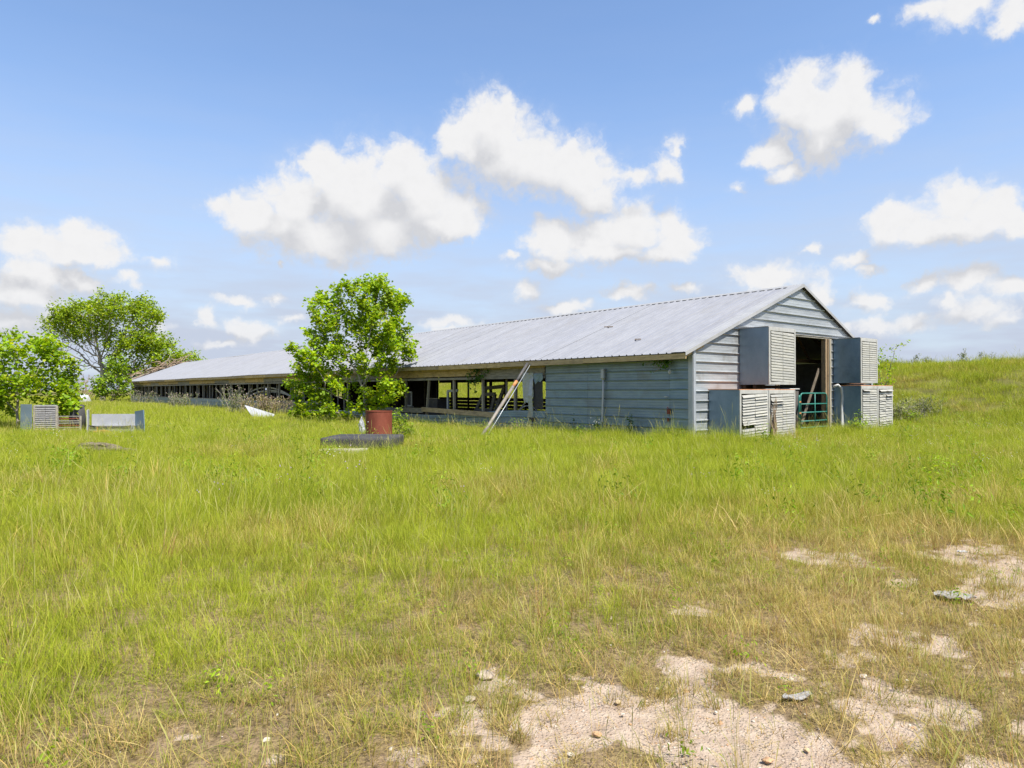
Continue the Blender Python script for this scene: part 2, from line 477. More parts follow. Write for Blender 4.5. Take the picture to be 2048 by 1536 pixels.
def leaf_mat(name, c1, c2, c3, trans=.35, rough=.5, var=.35):
    """c1 dark green, c2 light green, c3 yellow-green picked by the leaf's own random value"""
    m, n, out = new_mat(name)
    at = n.n('ShaderNodeAttribute'); at.attribute_name = 'rnd'
    r = at.outputs['Fac']
    col = n.mix(n.smooth(r, .0, .7), c1, c2)
    col = n.mix(n.smooth(r, .72, 1.0), col, c3)
    ge = n.n('ShaderNodeNewGeometry')
    big = n.noise(ge.outputs['Position'], 1.1, 3, .55)
    col = n.mix(1.0, col, n.mix(n.smooth(big, .3, .7), (1 - var, 1 - var, 1 - var), (1 + var, 1 + var * .9, 1 - var * .2)), 'MULTIPLY')
    d = n.n('ShaderNodeBsdfPrincipled'); n.put(d.inputs['Base Color'], col); d.inputs['Roughness'].default_value = rough; d.inputs['Specular IOR Level'].default_value = .28
    t = n.n('ShaderNodeBsdfTranslucent'); n.put(t.inputs['Color'], n.mix(1.0, col, (1.35, 1.25, .55), 'MULTIPLY'))
    mx = n.n('ShaderNodeMixShader'); mx.inputs[0].default_value = trans
    m.node_tree.links.new(d.outputs[0], mx.inputs[1]); m.node_tree.links.new(t.outputs[0], mx.inputs[2])
    m.node_tree.links.new(mx.outputs[0], out.inputs[0])
    return m
M['leaf'] = leaf_mat('tallow_leaf', (.165, .29, .011), (.27, .405, .015), (.41, .47, .025), .47)
M['leaf_far'] = leaf_mat('elm_leaf', (.165, .27, .014), (.27, .385, .02), (.36, .42, .03), .45)
M['leaf_shrub'] = leaf_mat('shrub_leaf', (.14, .25, .014), (.23, .36, .02), (.32, .40, .03), .42)
M['leaf_dark'] = leaf_mat('vine_leaf', (.04, .11, .018), (.07, .17, .025), (.10, .19, .03))
M['thistle'] = leaf_mat('thistle_leaf', (.18, .18, .07), (.27, .25, .11), (.34, .30, .17), .25)
M['thistle_green'] = leaf_mat('thistle_green_leaf', (.11, .15, .06), (.17, .21, .08), (.24, .25, .10), .25)
M['thistle_head'] = surf('thistle_head', (.36, .26, .21), (.48, .38, .32), None, 20, (1, 1, 1), .9)
M['yarrow'] = leaf_mat('pale_weed', (.20, .26, .06), (.30, .34, .11), (.46, .46, .26), .4)

def grass_mat(name, g1, g2, straw, root, drymul=1.0, trans=.36):
    m, n, out = new_mat(name)
    ah = n.n('ShaderNodeAttribute'); ah.attribute_name = 'h'
    ar = n.n('ShaderNodeAttribute'); ar.attribute_name = 'rnd'
    ad = n.n('ShaderNodeAttribute'); ad.attribute_type = 'INSTANCER'; ad.attribute_name = 'dry'
    h, r, d = ah.outputs['Fac'], ar.outputs['Fac'], ad.outputs['Fac']
    oi = n.n('ShaderNodeObjectInfo')
    ge = n.n('ShaderNodeNewGeometry')
    big = n.noise(ge.outputs['Position'], .55, 4, .6)
    gcol = n.mix(n.smooth(n.math('ADD', n.math('MULTIPLY', r, .65), n.math('MULTIPLY', big, .6)), .25, .95), g1, g2)
    f = n.math('ADD', n.math('MULTIPLY', d, drymul), n.math('MULTIPLY', n.math('SUBTRACT', r, .5), .9))
    f = n.math('ADD', f, n.math('MULTIPLY', n.math('SUBTRACT', oi.outputs['Random'], .5), .35))
    col = n.mix(n.smooth(f, .38, .88), gcol, straw)
    pt = n.noise(ge.outputs['Position'], 1.7, 4, .6)
    col = n.mix(1.0, col, n.mix(n.smooth(pt, .3, .7), (.86, .88, .84), (1.13, 1.11, 1.12)), 'MULTIPLY')
    col = n.mix(n.math('MULTIPLY', n.smooth(h, .55, .0), n.smooth(n.math('ADD', d, n.math('MULTIPLY', r, .5)), .2, .9, .10, .75)), col, root)
    col = n.mix(n.smooth(h, 1.01, 1.05), col, (.36, .34, .11))
    df = n.n('ShaderNodeBsdfPrincipled'); n.put(df.inputs['Base Color'], col); df.inputs['Roughness'].default_value = .6; df.inputs['Specular IOR Level'].default_value = .10
    n.put(df.inputs['Normal'], n.vm('NORMALIZE', n.vm('ADD', ge.outputs['Normal'], (0, 0, .22))))
    t = n.n('ShaderNodeBsdfTranslucent'); n.put(t.inputs['Color'], n.mix(1.0, col, (1.25, 1.2, .7), 'MULTIPLY'))
    mx = n.n('ShaderNodeMixShader'); mx.inputs[0].default_value = trans
    m.node_tree.links.new(df.outputs[0], mx.inputs[1]); m.node_tree.links.new(t.outputs[0], mx.inputs[2])
    m.node_tree.links.new(mx.outputs[0], out.inputs[0])
    return m
GREEN1, GREEN2 = (.165, .222, .012), (.395, .43, .038)
M['grass'] = grass_mat('meadow_blade', GREEN1, GREEN2, (.46, .36, .12), (.28, .165, .055))
M['turf'] = grass_mat('turf_blade', (.145, .205, .018), (.26, .295, .025), (.40, .32, .11), (.28, .175, .07))
M['straw'] = grass_mat('straw_blade', (.42, .31, .085), (.55, .43, .13), (.52, .41, .16), (.30, .175, .07), trans=.25)
M['red'] = grass_mat('reddish_blade', (.27, .15, .05), (.34, .21, .08), (.40, .27, .13), (.24, .10, .045), trans=.25)

# ground sheet material
m, n, out = new_mat('field_ground')
tcn = n.n('ShaderNodeTexCoord'); P = tcn.outputs['Object']
ab = n.n('ShaderNodeAttribute'); ab.attribute_name = 'bare'
ad = n.n('ShaderNodeAttribute'); ad.attribute_name = 'near'
grain = n.noise(P, 60, 5, .7); mid = n.noise(P, 7, 5, .6)
sand = n.mix(n.smooth(mid, .3, .7), (.335, .25, .185), (.465, .37, .28))
peb = n.voro(P, 55, 'Color'); pd = n.voro(P, 55, 'Distance')
hsv = n.n('ShaderNodeSeparateColor'); n.put(hsv.inputs[0], peb)
sand = n.mix(n.math('MULTIPLY', n.smooth(hsv.outputs[0], .55, .95), n.smooth(pd, .5, .15)), sand, n.mix(hsv.outputs[1], (.52, .43, .35), (.42, .25, .13)))
sand = n.mix(n.smooth(grain, .56, .72, 0, .55), sand, (.22, .15, .10))
thatch = n.mix(n.smooth(n.noise(P, 30, 5, .7), .35, .65), (.10, .07, .035), (.27, .20, .095))
thatch = n.mix(n.smooth(mid, .45, .7, 0, .6), thatch, (.30, .21, .14))
farg = n.mix(n.smooth(n.noise(P, .35, 5, .6), .3, .7), (.11, .105, .03), (.17, .16, .045))
col = n.mix(ad.outputs['Fac'], farg, thatch)
bf = n.smooth(n.math('ADD', ab.outputs['Fac'], n.math('MULTIPLY', n.math('SUBTRACT', n.noise(P, 14, 5, .65), .5), .7)), .25, .65)
col = n.mix(bf, col, sand)
p = n.n('ShaderNodeBsdfPrincipled'); n.put(p.inputs['Base Color'], col); p.inputs['Roughness'].default_value = .95; p.inputs['Specular IOR Level'].default_value = .1
bn = n.n('ShaderNodeBump'); bn.inputs['Strength'].default_value = .8; bn.inputs['Distance'].default_value = .02
n.put(bn.inputs['Height'], n.math('ADD', n.math('ADD', grain, n.math('MULTIPLY', mid, 1.2)), n.math('MULTIPLY', n.smooth(pd, .5, .1), .5))); n.put(p.inputs['Normal'], bn.outputs[0])
m.node_tree.links.new(p.outputs[0], out.inputs[0])
M['ground'] = m

# ------------------------------------------------------------------ ground
def axis(lo, hi, step, far, grow):
    a = list(np.arange(lo, hi, step)); d = step
    x = a[-1]
    while x < far:
        d *= grow; x += d; a.append(x)
    x = lo; d = step; b = []
    while x > -far:
        d *= grow; x -= d; b.append(x)
    return np.array(b[::-1] + a)
gx = axis(-4.5, 6.5, .055, 4500, 1.075)
gy = axis(1.6, 9.0, .055, 4500, 1.075)
XX, YY = np.meshgrid(gx, gy)
ZZ = ground_z(XX, YY)
bv = bare(XX, YY)
ZZ -= .012 * bv
nx, ny = len(gx), len(gy)
ii = np.arange(nx * ny).reshape(ny, nx)
quads = np.stack([ii[:-1, :-1], ii[:-1, 1:], ii[1:, 1:], ii[1:, :-1]], -1).reshape(-1, 4)
me = mesh_np('ground', np.stack([XX, YY, ZZ], -1).reshape(-1, 3), [quads], [M['ground']], True,
             {'bare': bv.ravel(), 'near': (1 - sstep(YY, 7, 16)).ravel() * (1 - sstep(np.abs(XX), 20, 40)).ravel()})
tag(link('ground', me), 'flat field of sandy soil under the grass, rising to a grassy bank', None, None, 'structure')

def gz(x, y):
    return float(ground_z(np.array([x]), np.array([y]))[0])


# ------------------------------------------------------------------ the poultry house
LEN, WID = 85.6, 11.25
EAVE_T, EAVE_Z, RIDGE_Z = -.45, 2.55, 5.07
SL = (RIDGE_Z - EAVE_Z) / (6 - EAVE_T)
SA = math.atan(SL)
EAVE_R = 11.70
SR = (RIDGE_Z - EAVE_Z) / (EAVE_R - 6)
def roof_z(t):
    return EAVE_Z + (t - EAVE_T) * SL if t < 6 else RIDGE_Z - (t - 6) * SR
house = thing('poultry_house', 'long low derelict poultry barn with grey ribbed metal roof and open side', 'barn', C0, BA)

def dup_part(o, name, loc):
    c = o.copy(); c.name = name; COL.objects.link(c); c.location = loc
    return c

# ribbed roof sheets, near slope
PW = .914
def roof_mesh(mirror=False):
    prof = []
    for k in range(3):
        b = k * PW / 3
        prof += [(b, 0), (b + .014, .034), (b + .044, .034), (b + .058, 0)]
        if k == 1: prof += [(b + .17, 0), (b + .18, .006), (b + .19, 0)]
    prof.append((PW, 0))
    L_ = (6 - EAVE_T); vs, fs = [], []
    nseg = 4
    for j in range(nseg + 1):
        t = EAVE_T + L_ * j / nseg
        for (a, hh) in prof:
            vs.append((t - hh * math.sin(SA), a, EAVE_Z + (t - EAVE_T) * SL + hh * math.cos(SA)))
    k = len(prof)
    for j in range(nseg):
        for i in range(k - 1):
            a = j * k + i
            fs.append((a, a + k, a + k + 1, a + 1))
    me = bpy.data.meshes.new('roof_panel'); me.from_pydata(vs, [], fs); me.materials.append(M['roof']); me.update()
    return me
rp = roof_mesh()
npan = int((LEN + .2) / PW)
for i in range(npan):
    o = link('roof_panel', rp, house, (0, -.08 + i * PW, .012 * math.sin(i * .35) * (1 if i > 6 else 0) + rng.normal(0, .0004)))
    o.rotation_euler = (0, rng.normal(0, .00015), 0)
mb = MB()
mb.add([(6, -.08, RIDGE_Z), (EAVE_R, -.08, EAVE_Z), (EAVE_R, LEN, EAVE_Z), (6, LEN, RIDGE_Z),
        (6, -.08, RIDGE_Z - .02), (EAVE_R, -.08, EAVE_Z - .02), (EAVE_R, LEN, EAVE_Z - .02), (6, LEN, RIDGE_Z - .02)],
       [(0, 1, 2, 3), (7, 6, 5, 4), (0, 4, 5, 1), (1, 5, 6, 2), (2, 6, 7, 3)])
mb.build('roof_slope', M['roof'], house)
# ridge caps
def cap_mesh():
    mb = MB(); w = .17
    for sgn in (-1, 1):
        a = (6, 0, RIDGE_Z + .042); b = (6 + sgn * w, 0, RIDGE_Z + .034 - w * (SL if sgn < 0 else SR)); c = (6 + sgn * (w + .012), 0, RIDGE_Z + .024 - w * (SL if sgn < 0 else SR))
        pts = [a, b, c]
        vs = [(p[0], y, p[2]) for y in (0, 3.04) for p in pts]
        mb.add(vs, [(0, 1, 4, 3), (1, 2, 5, 4)] if sgn > 0 else [(0, 3, 4, 1), (1, 4, 5, 2)])
    me = bpy.data.meshes.new('ridge_cap'); me.from_pydata(mb.v, [], mb.f); me.materials.append(M['flash']); me.update()
    return me
cm = cap_mesh()
for i in range(28):
    link('ridge_cap', cm, house, (0, -.08 + i * 3.03, .002 * (i % 2) + rng.normal(0, .003)))
# dark closure strip under the ridge cap
mb = MB()
mb.box((6 - .150, LEN / 2, RIDGE_Z - .150 * SL + .012), (.01, LEN - .5, .020))
mb.build('ridge_closure', M['darkwood'], house)
# rake flashing on the near gable edge, both slopes, in overlapping lengths
for side in (-1, 1):
    for j in range(2):
        t0 = EAVE_T - .02 + j * 3.24; t1 = t0 + 3.27 if j == 0 else 6.0
        if side > 0: t0, t1 = ((EAVE_R + .02, 8.84) if j == 0 else (8.87, 6.0))
        z0, z1 = roof_z(t0) + .030 + .002 * j, roof_z(t1) + .030 + .002 * j
        ya, yb = -.115, .40
        mb = MB()
        vs = [(t0, yb, z0 - .02), (t0, yb - .03, z0 + .003), (t0, ya, z0), (t0, ya - .006, z0 - .105), (t1, yb, z1 - .02), (t1, yb - .03, z1 + .003), (t1, ya, z1), (t1, ya - .006, z1 - .105)]
        fs = [(0, 1, 5, 4), (1, 2, 6, 5), (2, 3, 7, 6)]
        if side < 0: fs = [f[::-1] for f in fs]
        mb.add(vs, fs)
        mb.build('rake_flashing', M['flash'], house)
# rake boards below the flashing
for side in (-1, 1):
    a = (EAVE_T + .05 if side < 0 else EAVE_R - .05); zb = .055
    mb = MB(); mb.bar((a, -.055, roof_z(a) - zb), (6, -.055, RIDGE_Z - zb), .03, .035)
    mb.build('rake_board', M['darkwood'], house)

# wall sheets: one row between two ribs, cross-section with a lapped lower lip and shallow pleats
PROF = [(-.06, .004), (-.03, .044), (.04, .052), (.11, .010), (.33, .008), (.36, .013), (.39, .008), (.63, .007), (.66, .012), (.69, .007), (1.0, .002)]
def row_sheet(name, z0, z1, a_of, b_of, place, mat, nx=2, jit=.0, ws=None):
    """place(along, z, out) -> local point; a_of / b_of give the ends at height z"""
    vs, fs = [], []
    n = len(PROF)
    for (fz, d) in PROF:
        z = z0 + fz * (z1 - z0)
        a, b = a_of(z), b_of(z)
        for k in range(nx + 1):
            al = a + (b - a) * k / nx
            w = (ws(al, z) if ws else 0)
            vs.append(place(al, z + w, d + jit * (vnoise(al * 2.3, z * 3.1, 5) - .5)))
    for i in range(n - 1):
        for k in range(nx):
            p = i * (nx + 1) + k
            fs.append((p, p + 1, p + nx + 2, p + nx + 1))
    me = bpy.data.meshes.new(name); me.from_pydata(vs, [], fs); me.materials.append(mat); me.update()
    return link(name, me, house)
gable_pt = lambda a, z, d: (a, -d, z)
wall_pt = lambda a, z, d: (-d, a, z)
def left_end(z):
    return max(.075, (z + .09 - EAVE_Z) / SL + EAVE_T)
def right_end(z):
    return min(WID - .075, 6 + (RIDGE_Z - z - .09) / SR)
RH = .284
k = 0
z = .045
while z < RIDGE_Z - .12:
    z1 = min(z + RH, RIDGE_Z - .085)
    if z1 < 3.33:
        row_sheet('siding_panel', z, z1, left_end, lambda q: 4.42, gable_pt, M['siding'], 6, .012)
        row_sheet('siding_panel', z, z1, lambda q: 7.97, right_end, gable_pt, M['siding'], 4, .012)
    elif z < 3.33:
        row_sheet('siding_panel', 3.36, z1, left_end, right_end, gable_pt, M['siding'], 10, .012)
        row_sheet('siding_panel', z, 3.36, left_end, lambda q: 4.42, gable_pt, M['siding'], 6, .012)
        row_sheet('siding_panel', z, 3.36, lambda q: 7.97, right_end, gable_pt, M['siding'], 4, .012)
    else:
        row_sheet('siding_panel', z, z1, left_end, right_end, gable_pt, M['siding'], 10, .012)
    z = z1
# near long wall, closed bay
seams = [.085, .80, 2.05, 4.2, 6.32]
for r in range(9):
    z0 = .085 + r * RH
    z1 = min(z0 + RH, 2.62)
    for i in range(4):
        a, b = seams[i] + (.004 if i else 0), seams[i + 1]
        row_sheet('siding_panel', z0 + (.012 if i == 0 else 0), z1 + (.012 if i == 0 else 0), lambda q: a, lambda q: b, (lambda e: (lambda al, zz, d: (-d - e, al, zz)))(.003 * (i % 2)), M['siding_shaded'], 4, .014)
mb = MB(); mb.add([(.0, .085, 0), (.0, 6.3, 0), (.0, 6.3, 2.62), (.0, .085, 2.62), (.05, .085, 0), (.05, 6.3, 0), (.05, 6.3, 2.62), (.05, .085, 2.62)],
                  [(0, 3, 2, 1), (4, 5, 6, 7), (3, 7, 6, 2), (1, 2, 6, 5), (0, 4, 7, 3)])
mb.build('wall_lining', M['darkwood'], house)
# corner trims
for (t, s_) in ((0, 0), (WID, 0)):
    sg = -1 if t == 0 else 1
    mb = MB()
    mb.box((t - sg * .035 * 1, s_ - .045, 1.36), (.115, .012, 2.72 - .05))
    mb.box((t + sg * .045, s_ + .035, 1.29), (.012, .15, 2.58))
    mb.build('corner_trim', M['trim'], house)
# gable backing behind the sheets
mb = MB()
def gb(poly, y):
    n_ = len(poly)
    vs = [(p[0], y, p[1]) for p in poly] + [(p[0], y + .03, p[1]) for p in poly]
    mb.add(vs, [tuple(range(n_)), tuple(range(2 * n_ - 1, n_ - 1, -1))] + [(i, i + n_, (i + 1) % n_ + n_, (i + 1) % n_) for i in range(n_)])
gb([(.1, 0), (4.40, 0), (4.40, 3.3), (1.9, 3.3), (.1, 2.6)], .012)
gb([(7.99, 0), (11.17, 0), (11.17, 2.6), (9.7, 3.3), (7.99, 3.3)], .012)
gb([(1.9, 3.31), (9.7, 3.31), (6, 4.9)], .012)
mb.build('gable_lining', M['darkwood'], house)

# door opening: split posts and lintel
def jag_post(name, t, w, dpt, z1, mat, s0=-.05):
    mb = MB(); n_ = 9
    for i in range(4):
        x = t + (i - 1.5) * w / 4
        pts = []
        mb.box((x, s0 + dpt / 2 + .012 * ((i * 7) % 3), z1 / 2), (w / 4 - .008, dpt, z1 - .02 * ((i * 5) % 3)))
    mb.build(name, mat, house, bevel=.006)
M['split'] = surf('split_post', (.20, .14, .085), (.34, .245, .145), (.11, .085, .065), 9, (5, 5, .6), .85, 0, .5, .6, .05, 40, .2)
jag_post('door_post', 7.70, .24, .16, 3.32, M['split'])
mb = MB(); mb.box((7.90, -.02, 1.66), (.13, .10, 3.32)); mb.build('door_jamb', M['postwood'], house, bevel=.004)
jag_post('door_post', 4.44, .22, .16, 3.32, M['split'])
mb = MB(); mb.box((6.15, .03, 3.345), (3.9, .12, .075)); mb.build('door_lintel', M['greywood'], house, bevel=.004)

# eave fascia, wall header planks, rafter tails
def plank(name, a, b, t, z0, z1, th, mat, tilt=0.0, par=house):
    mb = MB()
    mb.bar((t, a, (z0 + z1) / 2 - tilt / 2), (t, b, (z0 + z1) / 2 + tilt / 2), th, z1 - z0)
    return mb.build(name, mat, par)
s = -.10; i = 0
while s < LEN - .5:
    L_ = 4.1 + .5 * ((i * 37 % 10) / 10)
    e = min(s + L_, LEN)
    plank('fascia_board', s + .004, e, -.425 + .004 * (i % 2), 2.375 - .012 * (i % 3), 2.528, .032, M['wood'], rng.normal(0, .006))
    s = e; i += 1
s = 6.34; i = 0
while s < LEN - .5:
    e = min(s + 3.9 + .6 * ((i * 29 % 10) / 10), LEN)
    plank('header_plank', s + .005, e, -.035, 2.30, 2.60, .035, M['wood'], rng.normal(0, .008))
    plank('header_plank', s + .005, e - .0, -.030 + .004 * (i % 2), 2.03 + .012 * ((i * 3) % 4), 2.292, .035, M['wood'] if i % 3 else M['greywood'], rng.normal(0, .008))
    plank('header_plank', s + .005, e, -.022, 1.925, 2.022, .035, M['greywood'], rng.normal(0, .005))
    s = e; i += 1
tail = MB(); tail.bar((-.40, 0, roof_z(-.40) - .10), (.5, 0, roof_z(.5) - .10), .045, .13)
tail = tail.build('rafter_tail', M['wood'], house)
for k in range(1, 40):
    dup_part(tail, 'rafter_tail', (0, 2.0 + 2.09 * k - .01, 0))
# wall posts of the open side
PS = [10.2 + 2.09 * k for k in range(36)]
post = MB(); post.box((.05, 0, 1.0), (.085, .10, 2.0)); post = post.build('wall_post', M['postwood'], house)
post.location = (0, 8.12, 0)
for k, s in enumerate(PS):
    o = dup_part(post, 'wall_post', (rng.normal(0, .01), s + rng.normal(0, .03), 0))
    o.rotation_euler = (rng.normal(0, .012), rng.normal(0, .01), 0)
    if k == 2: o.rotation_euler = (.13, 0, 0); o.location.y = 14.55
    if k == 16: o.scale = (1, 3.2, 1); o.rotation_euler = (-.05, 0, 0)
# thinner studs between
stud = MB(); stud.box((.32, 0, 1.0), (.06, .05, 2.0)); stud = stud.build('wall_stud', M['greywood'], house); stud.location = (0, 9.0, 0)
for k in range(36):
    for q in (1,) if k < 8 else (1, 2):
        if k in (0, 1, 2, 4): continue
        o = dup_part(stud, 'wall_stud', (rng.uniform(-.1, .5), 10.2 + 2.09 * k + .7 * q + rng.normal(0, .08), 0)); o.rotation_euler = (rng.normal(0, .02), 0, 0)

# low wall under the opening: sheet rows (sagging near the bay), then planks, then sheets again
def sag(al, z):
    return -.36 * sstep(al, 7.2, 14.5) * max(0, z) / .74
def low_rows(a0, a1, ws, top=.74):
    s = a0
    while s < a1 - .4:
        e = min(s + 3.66, a1)
        for r in range(3):
            z0 = r * top / 3; z1 = z0 + top / 3
            row_sheet('low_wall_panel', z0, z1, lambda q: s + .004, lambda q: e, wall_pt, M['siding_shaded'], 8 if ws else 3, .016, ws)
        s = e
low_rows(6.33, 24.4, sag)
low_rows(34.2, LEN - .1, None)
for (a, b) in ((6.33, 24.4), (34.2, LEN - .1)):
    mb = MB(); mb.box((.03, (a + b) / 2, .16), (.02, b - a, .30)); mb.build('wall_lining', M['darkwood'], house)
for r, (z0, z1) in enumerate(((.02, .22), (.225, .42), (.425, .61), (.615, .82))):
    s = 24.45 + .3 * r; i = 0
    while s < 34.1:
        e = min(s + 2.2 + 1.3 * ((r * 7 + i * 5) % 4) / 4, 34.2)
        o = plank('wall_plank', s + .01, e - .012, -.03 - .012 * ((i + r) % 3), z0 + .008, z1, .035, M['greywood'], rng.normal(0, .012))
        s = e; i += 1
plank('sill_plank', 9.3, 14.7, -.095, .475, .675, .045, M['wood'], .10)
plank('sill_plank', 14.65, 19.2, -.075, .44, .66, .045, M['greywood'], -.05)
plank('sill_plank', 34.2, 60, -.005, .742, .785, .10, M['greywood'], 0)
plank('sill_plank', 60, LEN - .2, -.005, .742, .785, .10, M['greywood'], 0)

# inside: floor, ceiling, partition, far wall
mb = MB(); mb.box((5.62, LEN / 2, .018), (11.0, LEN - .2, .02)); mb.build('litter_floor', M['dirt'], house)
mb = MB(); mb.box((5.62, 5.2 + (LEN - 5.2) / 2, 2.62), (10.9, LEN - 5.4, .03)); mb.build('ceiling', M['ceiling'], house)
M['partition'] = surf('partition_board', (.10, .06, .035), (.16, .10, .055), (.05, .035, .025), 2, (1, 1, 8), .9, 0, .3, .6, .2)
for r in range(17):
    z0 = .02 + r * .24
    mb = MB(); mb.box((5.65, 5.0 + .01 * (r % 2), z0 + .115), (min(10.9, 2 * (5.65 - max(.2, (z0 + .3 - EAVE_Z) / SL + EAVE_T + .25))), .03, .225)); mb.build('partition_plank', M['partition'], house)
def truss(s):
    mb = MB(); mb.bar((.1, s, 2.60), (11.15, s, 2.60), .045, .14); mb.bar((.0, s, roof_z(0) - .10), (6, s, RIDGE_Z - .13), .045, .12); mb.bar((11.25, s, roof_z(11.25) - .10), (6, s, RIDGE_Z - .13), .045, .12)
    mb.bar((3, s, 2.66), (4.6, s, 4.2), .04, .09); mb.bar((9, s, 2.66), (7.4, s, 4.2), .04, .09)
    mb.build('roof_truss', M['partition'], house)
for s in (1.3, 3.1): truss(s)
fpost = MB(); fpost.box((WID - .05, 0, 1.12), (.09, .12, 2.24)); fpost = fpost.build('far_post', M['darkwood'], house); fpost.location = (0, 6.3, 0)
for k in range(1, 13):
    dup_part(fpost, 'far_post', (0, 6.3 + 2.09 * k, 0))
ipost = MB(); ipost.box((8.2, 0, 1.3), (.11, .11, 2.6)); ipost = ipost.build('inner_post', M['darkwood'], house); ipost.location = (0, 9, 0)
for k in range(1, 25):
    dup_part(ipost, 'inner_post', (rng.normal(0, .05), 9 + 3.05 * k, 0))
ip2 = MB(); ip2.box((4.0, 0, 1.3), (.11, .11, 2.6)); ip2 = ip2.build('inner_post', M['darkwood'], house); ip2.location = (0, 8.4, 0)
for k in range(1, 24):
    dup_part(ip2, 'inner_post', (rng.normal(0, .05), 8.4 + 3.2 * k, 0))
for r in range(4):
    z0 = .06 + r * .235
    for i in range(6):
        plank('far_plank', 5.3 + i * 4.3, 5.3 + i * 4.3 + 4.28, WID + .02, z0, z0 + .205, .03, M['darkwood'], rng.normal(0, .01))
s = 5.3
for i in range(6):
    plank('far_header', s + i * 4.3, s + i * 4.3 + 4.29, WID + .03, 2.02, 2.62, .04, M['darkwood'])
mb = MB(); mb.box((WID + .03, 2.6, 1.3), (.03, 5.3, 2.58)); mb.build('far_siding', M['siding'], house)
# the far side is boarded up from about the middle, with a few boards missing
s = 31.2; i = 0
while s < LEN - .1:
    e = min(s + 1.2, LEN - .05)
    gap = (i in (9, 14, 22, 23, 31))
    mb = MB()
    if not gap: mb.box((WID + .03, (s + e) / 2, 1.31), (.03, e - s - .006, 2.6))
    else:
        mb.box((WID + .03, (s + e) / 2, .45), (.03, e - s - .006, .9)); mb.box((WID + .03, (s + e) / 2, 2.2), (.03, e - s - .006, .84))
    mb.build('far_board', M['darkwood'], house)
    s = e; i += 1
mb = MB()
gb([(.05, 0), (11.2, 0), (11.2, 2.65), (6, 4.95), (.05, 2.65)], LEN - .1)
mb.build('end_wall', M['greywood'], house)

# fittings on the near wall
mb = MB()
mb.tube([(-.085, 3.49, -.05), (-.085, 3.47, .5), (-.085, 3.44, 1.2), (-.085, 3.42, 1.88)], .032, 8)
cd = mb.build('conduit', M['plastic'], house, True)
mb = MB(); mb.box((-.095, 3.42, 2.03), (.10, .13, .30)); mb.add([(-.145, 3.355, 1.88), (-.145, 3.485, 1.88), (-.045, 3.355, 1.88), (-.045, 3.485, 1.88), (-.11, 3.385, 1.82), (-.11, 3.455, 1.82), (-.06, 3.385, 1.82), (-.06, 3.455, 1.82)], [(0, 1, 5, 4), (1, 3, 7, 5), (3, 2, 6, 7), (2, 0, 4, 6), (4, 5, 7, 6)])
mb.build('junction_box', M['trim'], cd, bevel=.01)
mb = MB(); mb.box((-.06, .80, .86), (.05, .10, .14)); mb.tube([(-.08, .78, .95), (-.12, .80, 1.0), (-.10, .84, .93)], .012, 6); mb.box((-.055, .83, .62), (.03, .05, .10))
mb.build('latch', M['rust'], house)
mb = MB(); mb.box((-.06, .90, 1.30), (.04, .12, .02)); mb.build('hinge', M['plastic'], house)
# torn sheets hanging at the end of the opening: a grey one, and a black one standing in for the dark hole behind
rt_ = np.random.default_rng(77)
def hang(name, s0, s1, ztop, bots, off, fold, mat):
    NXs, NZs = len(bots) - 1, 14
    vs, fs = [], []
    for i in range(NZs + 1):
        f = i / NZs
        for k in range(NXs + 1):
            z = ztop - (ztop - bots[k]) * f
            al = s0 + (s1 - s0) * k / NXs + .02 * math.sin(f * 5 + k)
            d = off + fold * (.3 + f) * math.sin(k * 1.9 + f) + rt_.normal(0, .004)
            vs.append((-d, al, z))
    for i in range(NZs):
        for k in range(NXs):
            p_ = i * (NXs + 1) + k
            fs.append((p_, p_ + 1, p_ + NXs + 2, p_ + NXs + 1))
    me = bpy.data.meshes.new(name); me.from_pydata(vs, [], fs); me.materials.append(mat); me.update()
    link(name, me, house)
hang('torn_sheet', 6.93, 7.55, 2.13, [1.25, 1.18, 1.22, 1.02, 1.08, .98, 1.2], .07, .012, M['siding'])
hang('torn_sheet', 6.40, 6.92, 2.10, [1.90, 1.78, 1.82, 1.70, 1.95], .075, .012, M['siding_shaded'])
hang('black_sheet', 6.42, 6.98, 1.98, [.80, .78, .84, .76, .82, .90], .045, .015, M['black'])  # black sheet painted in for the dark gap beside the torn sheets
mb = MB()
mb.add([(-.20, 6.98, 1.9), (-.14, 6.88, 1.9), (-.27, 6.99, 1.3), (-.20, 6.86, 1.3), (-.22, 7.02, .78), (-.14, 6.88, .80), (-.20, 7.14, .50), (-.12, 6.92, .50)], [(0, 1, 3, 2), (2, 3, 5, 4), (4, 5, 7, 6)])
mb.build('torn_strip', M['siding'], house)
mb = MB(); mb.box((-.10, 7.0, .43), (.06, .20, .15), Matrix.Rotation(.2, 3, 'X')); mb.build('dangling_bracket', M['black'], house)
# debris bits on the roof
for (t, s_, a) in ((2.9, 6.0, .5), (1.0, 2.9, .3)):
    mb = MB(); mb.box((t, s_, roof_z(t) + .05), (.05, .34 * a * 2, .03), Matrix.Rotation(.5, 3, 'Z')); mb.build('rusty_patch', M['deadwood'], house)

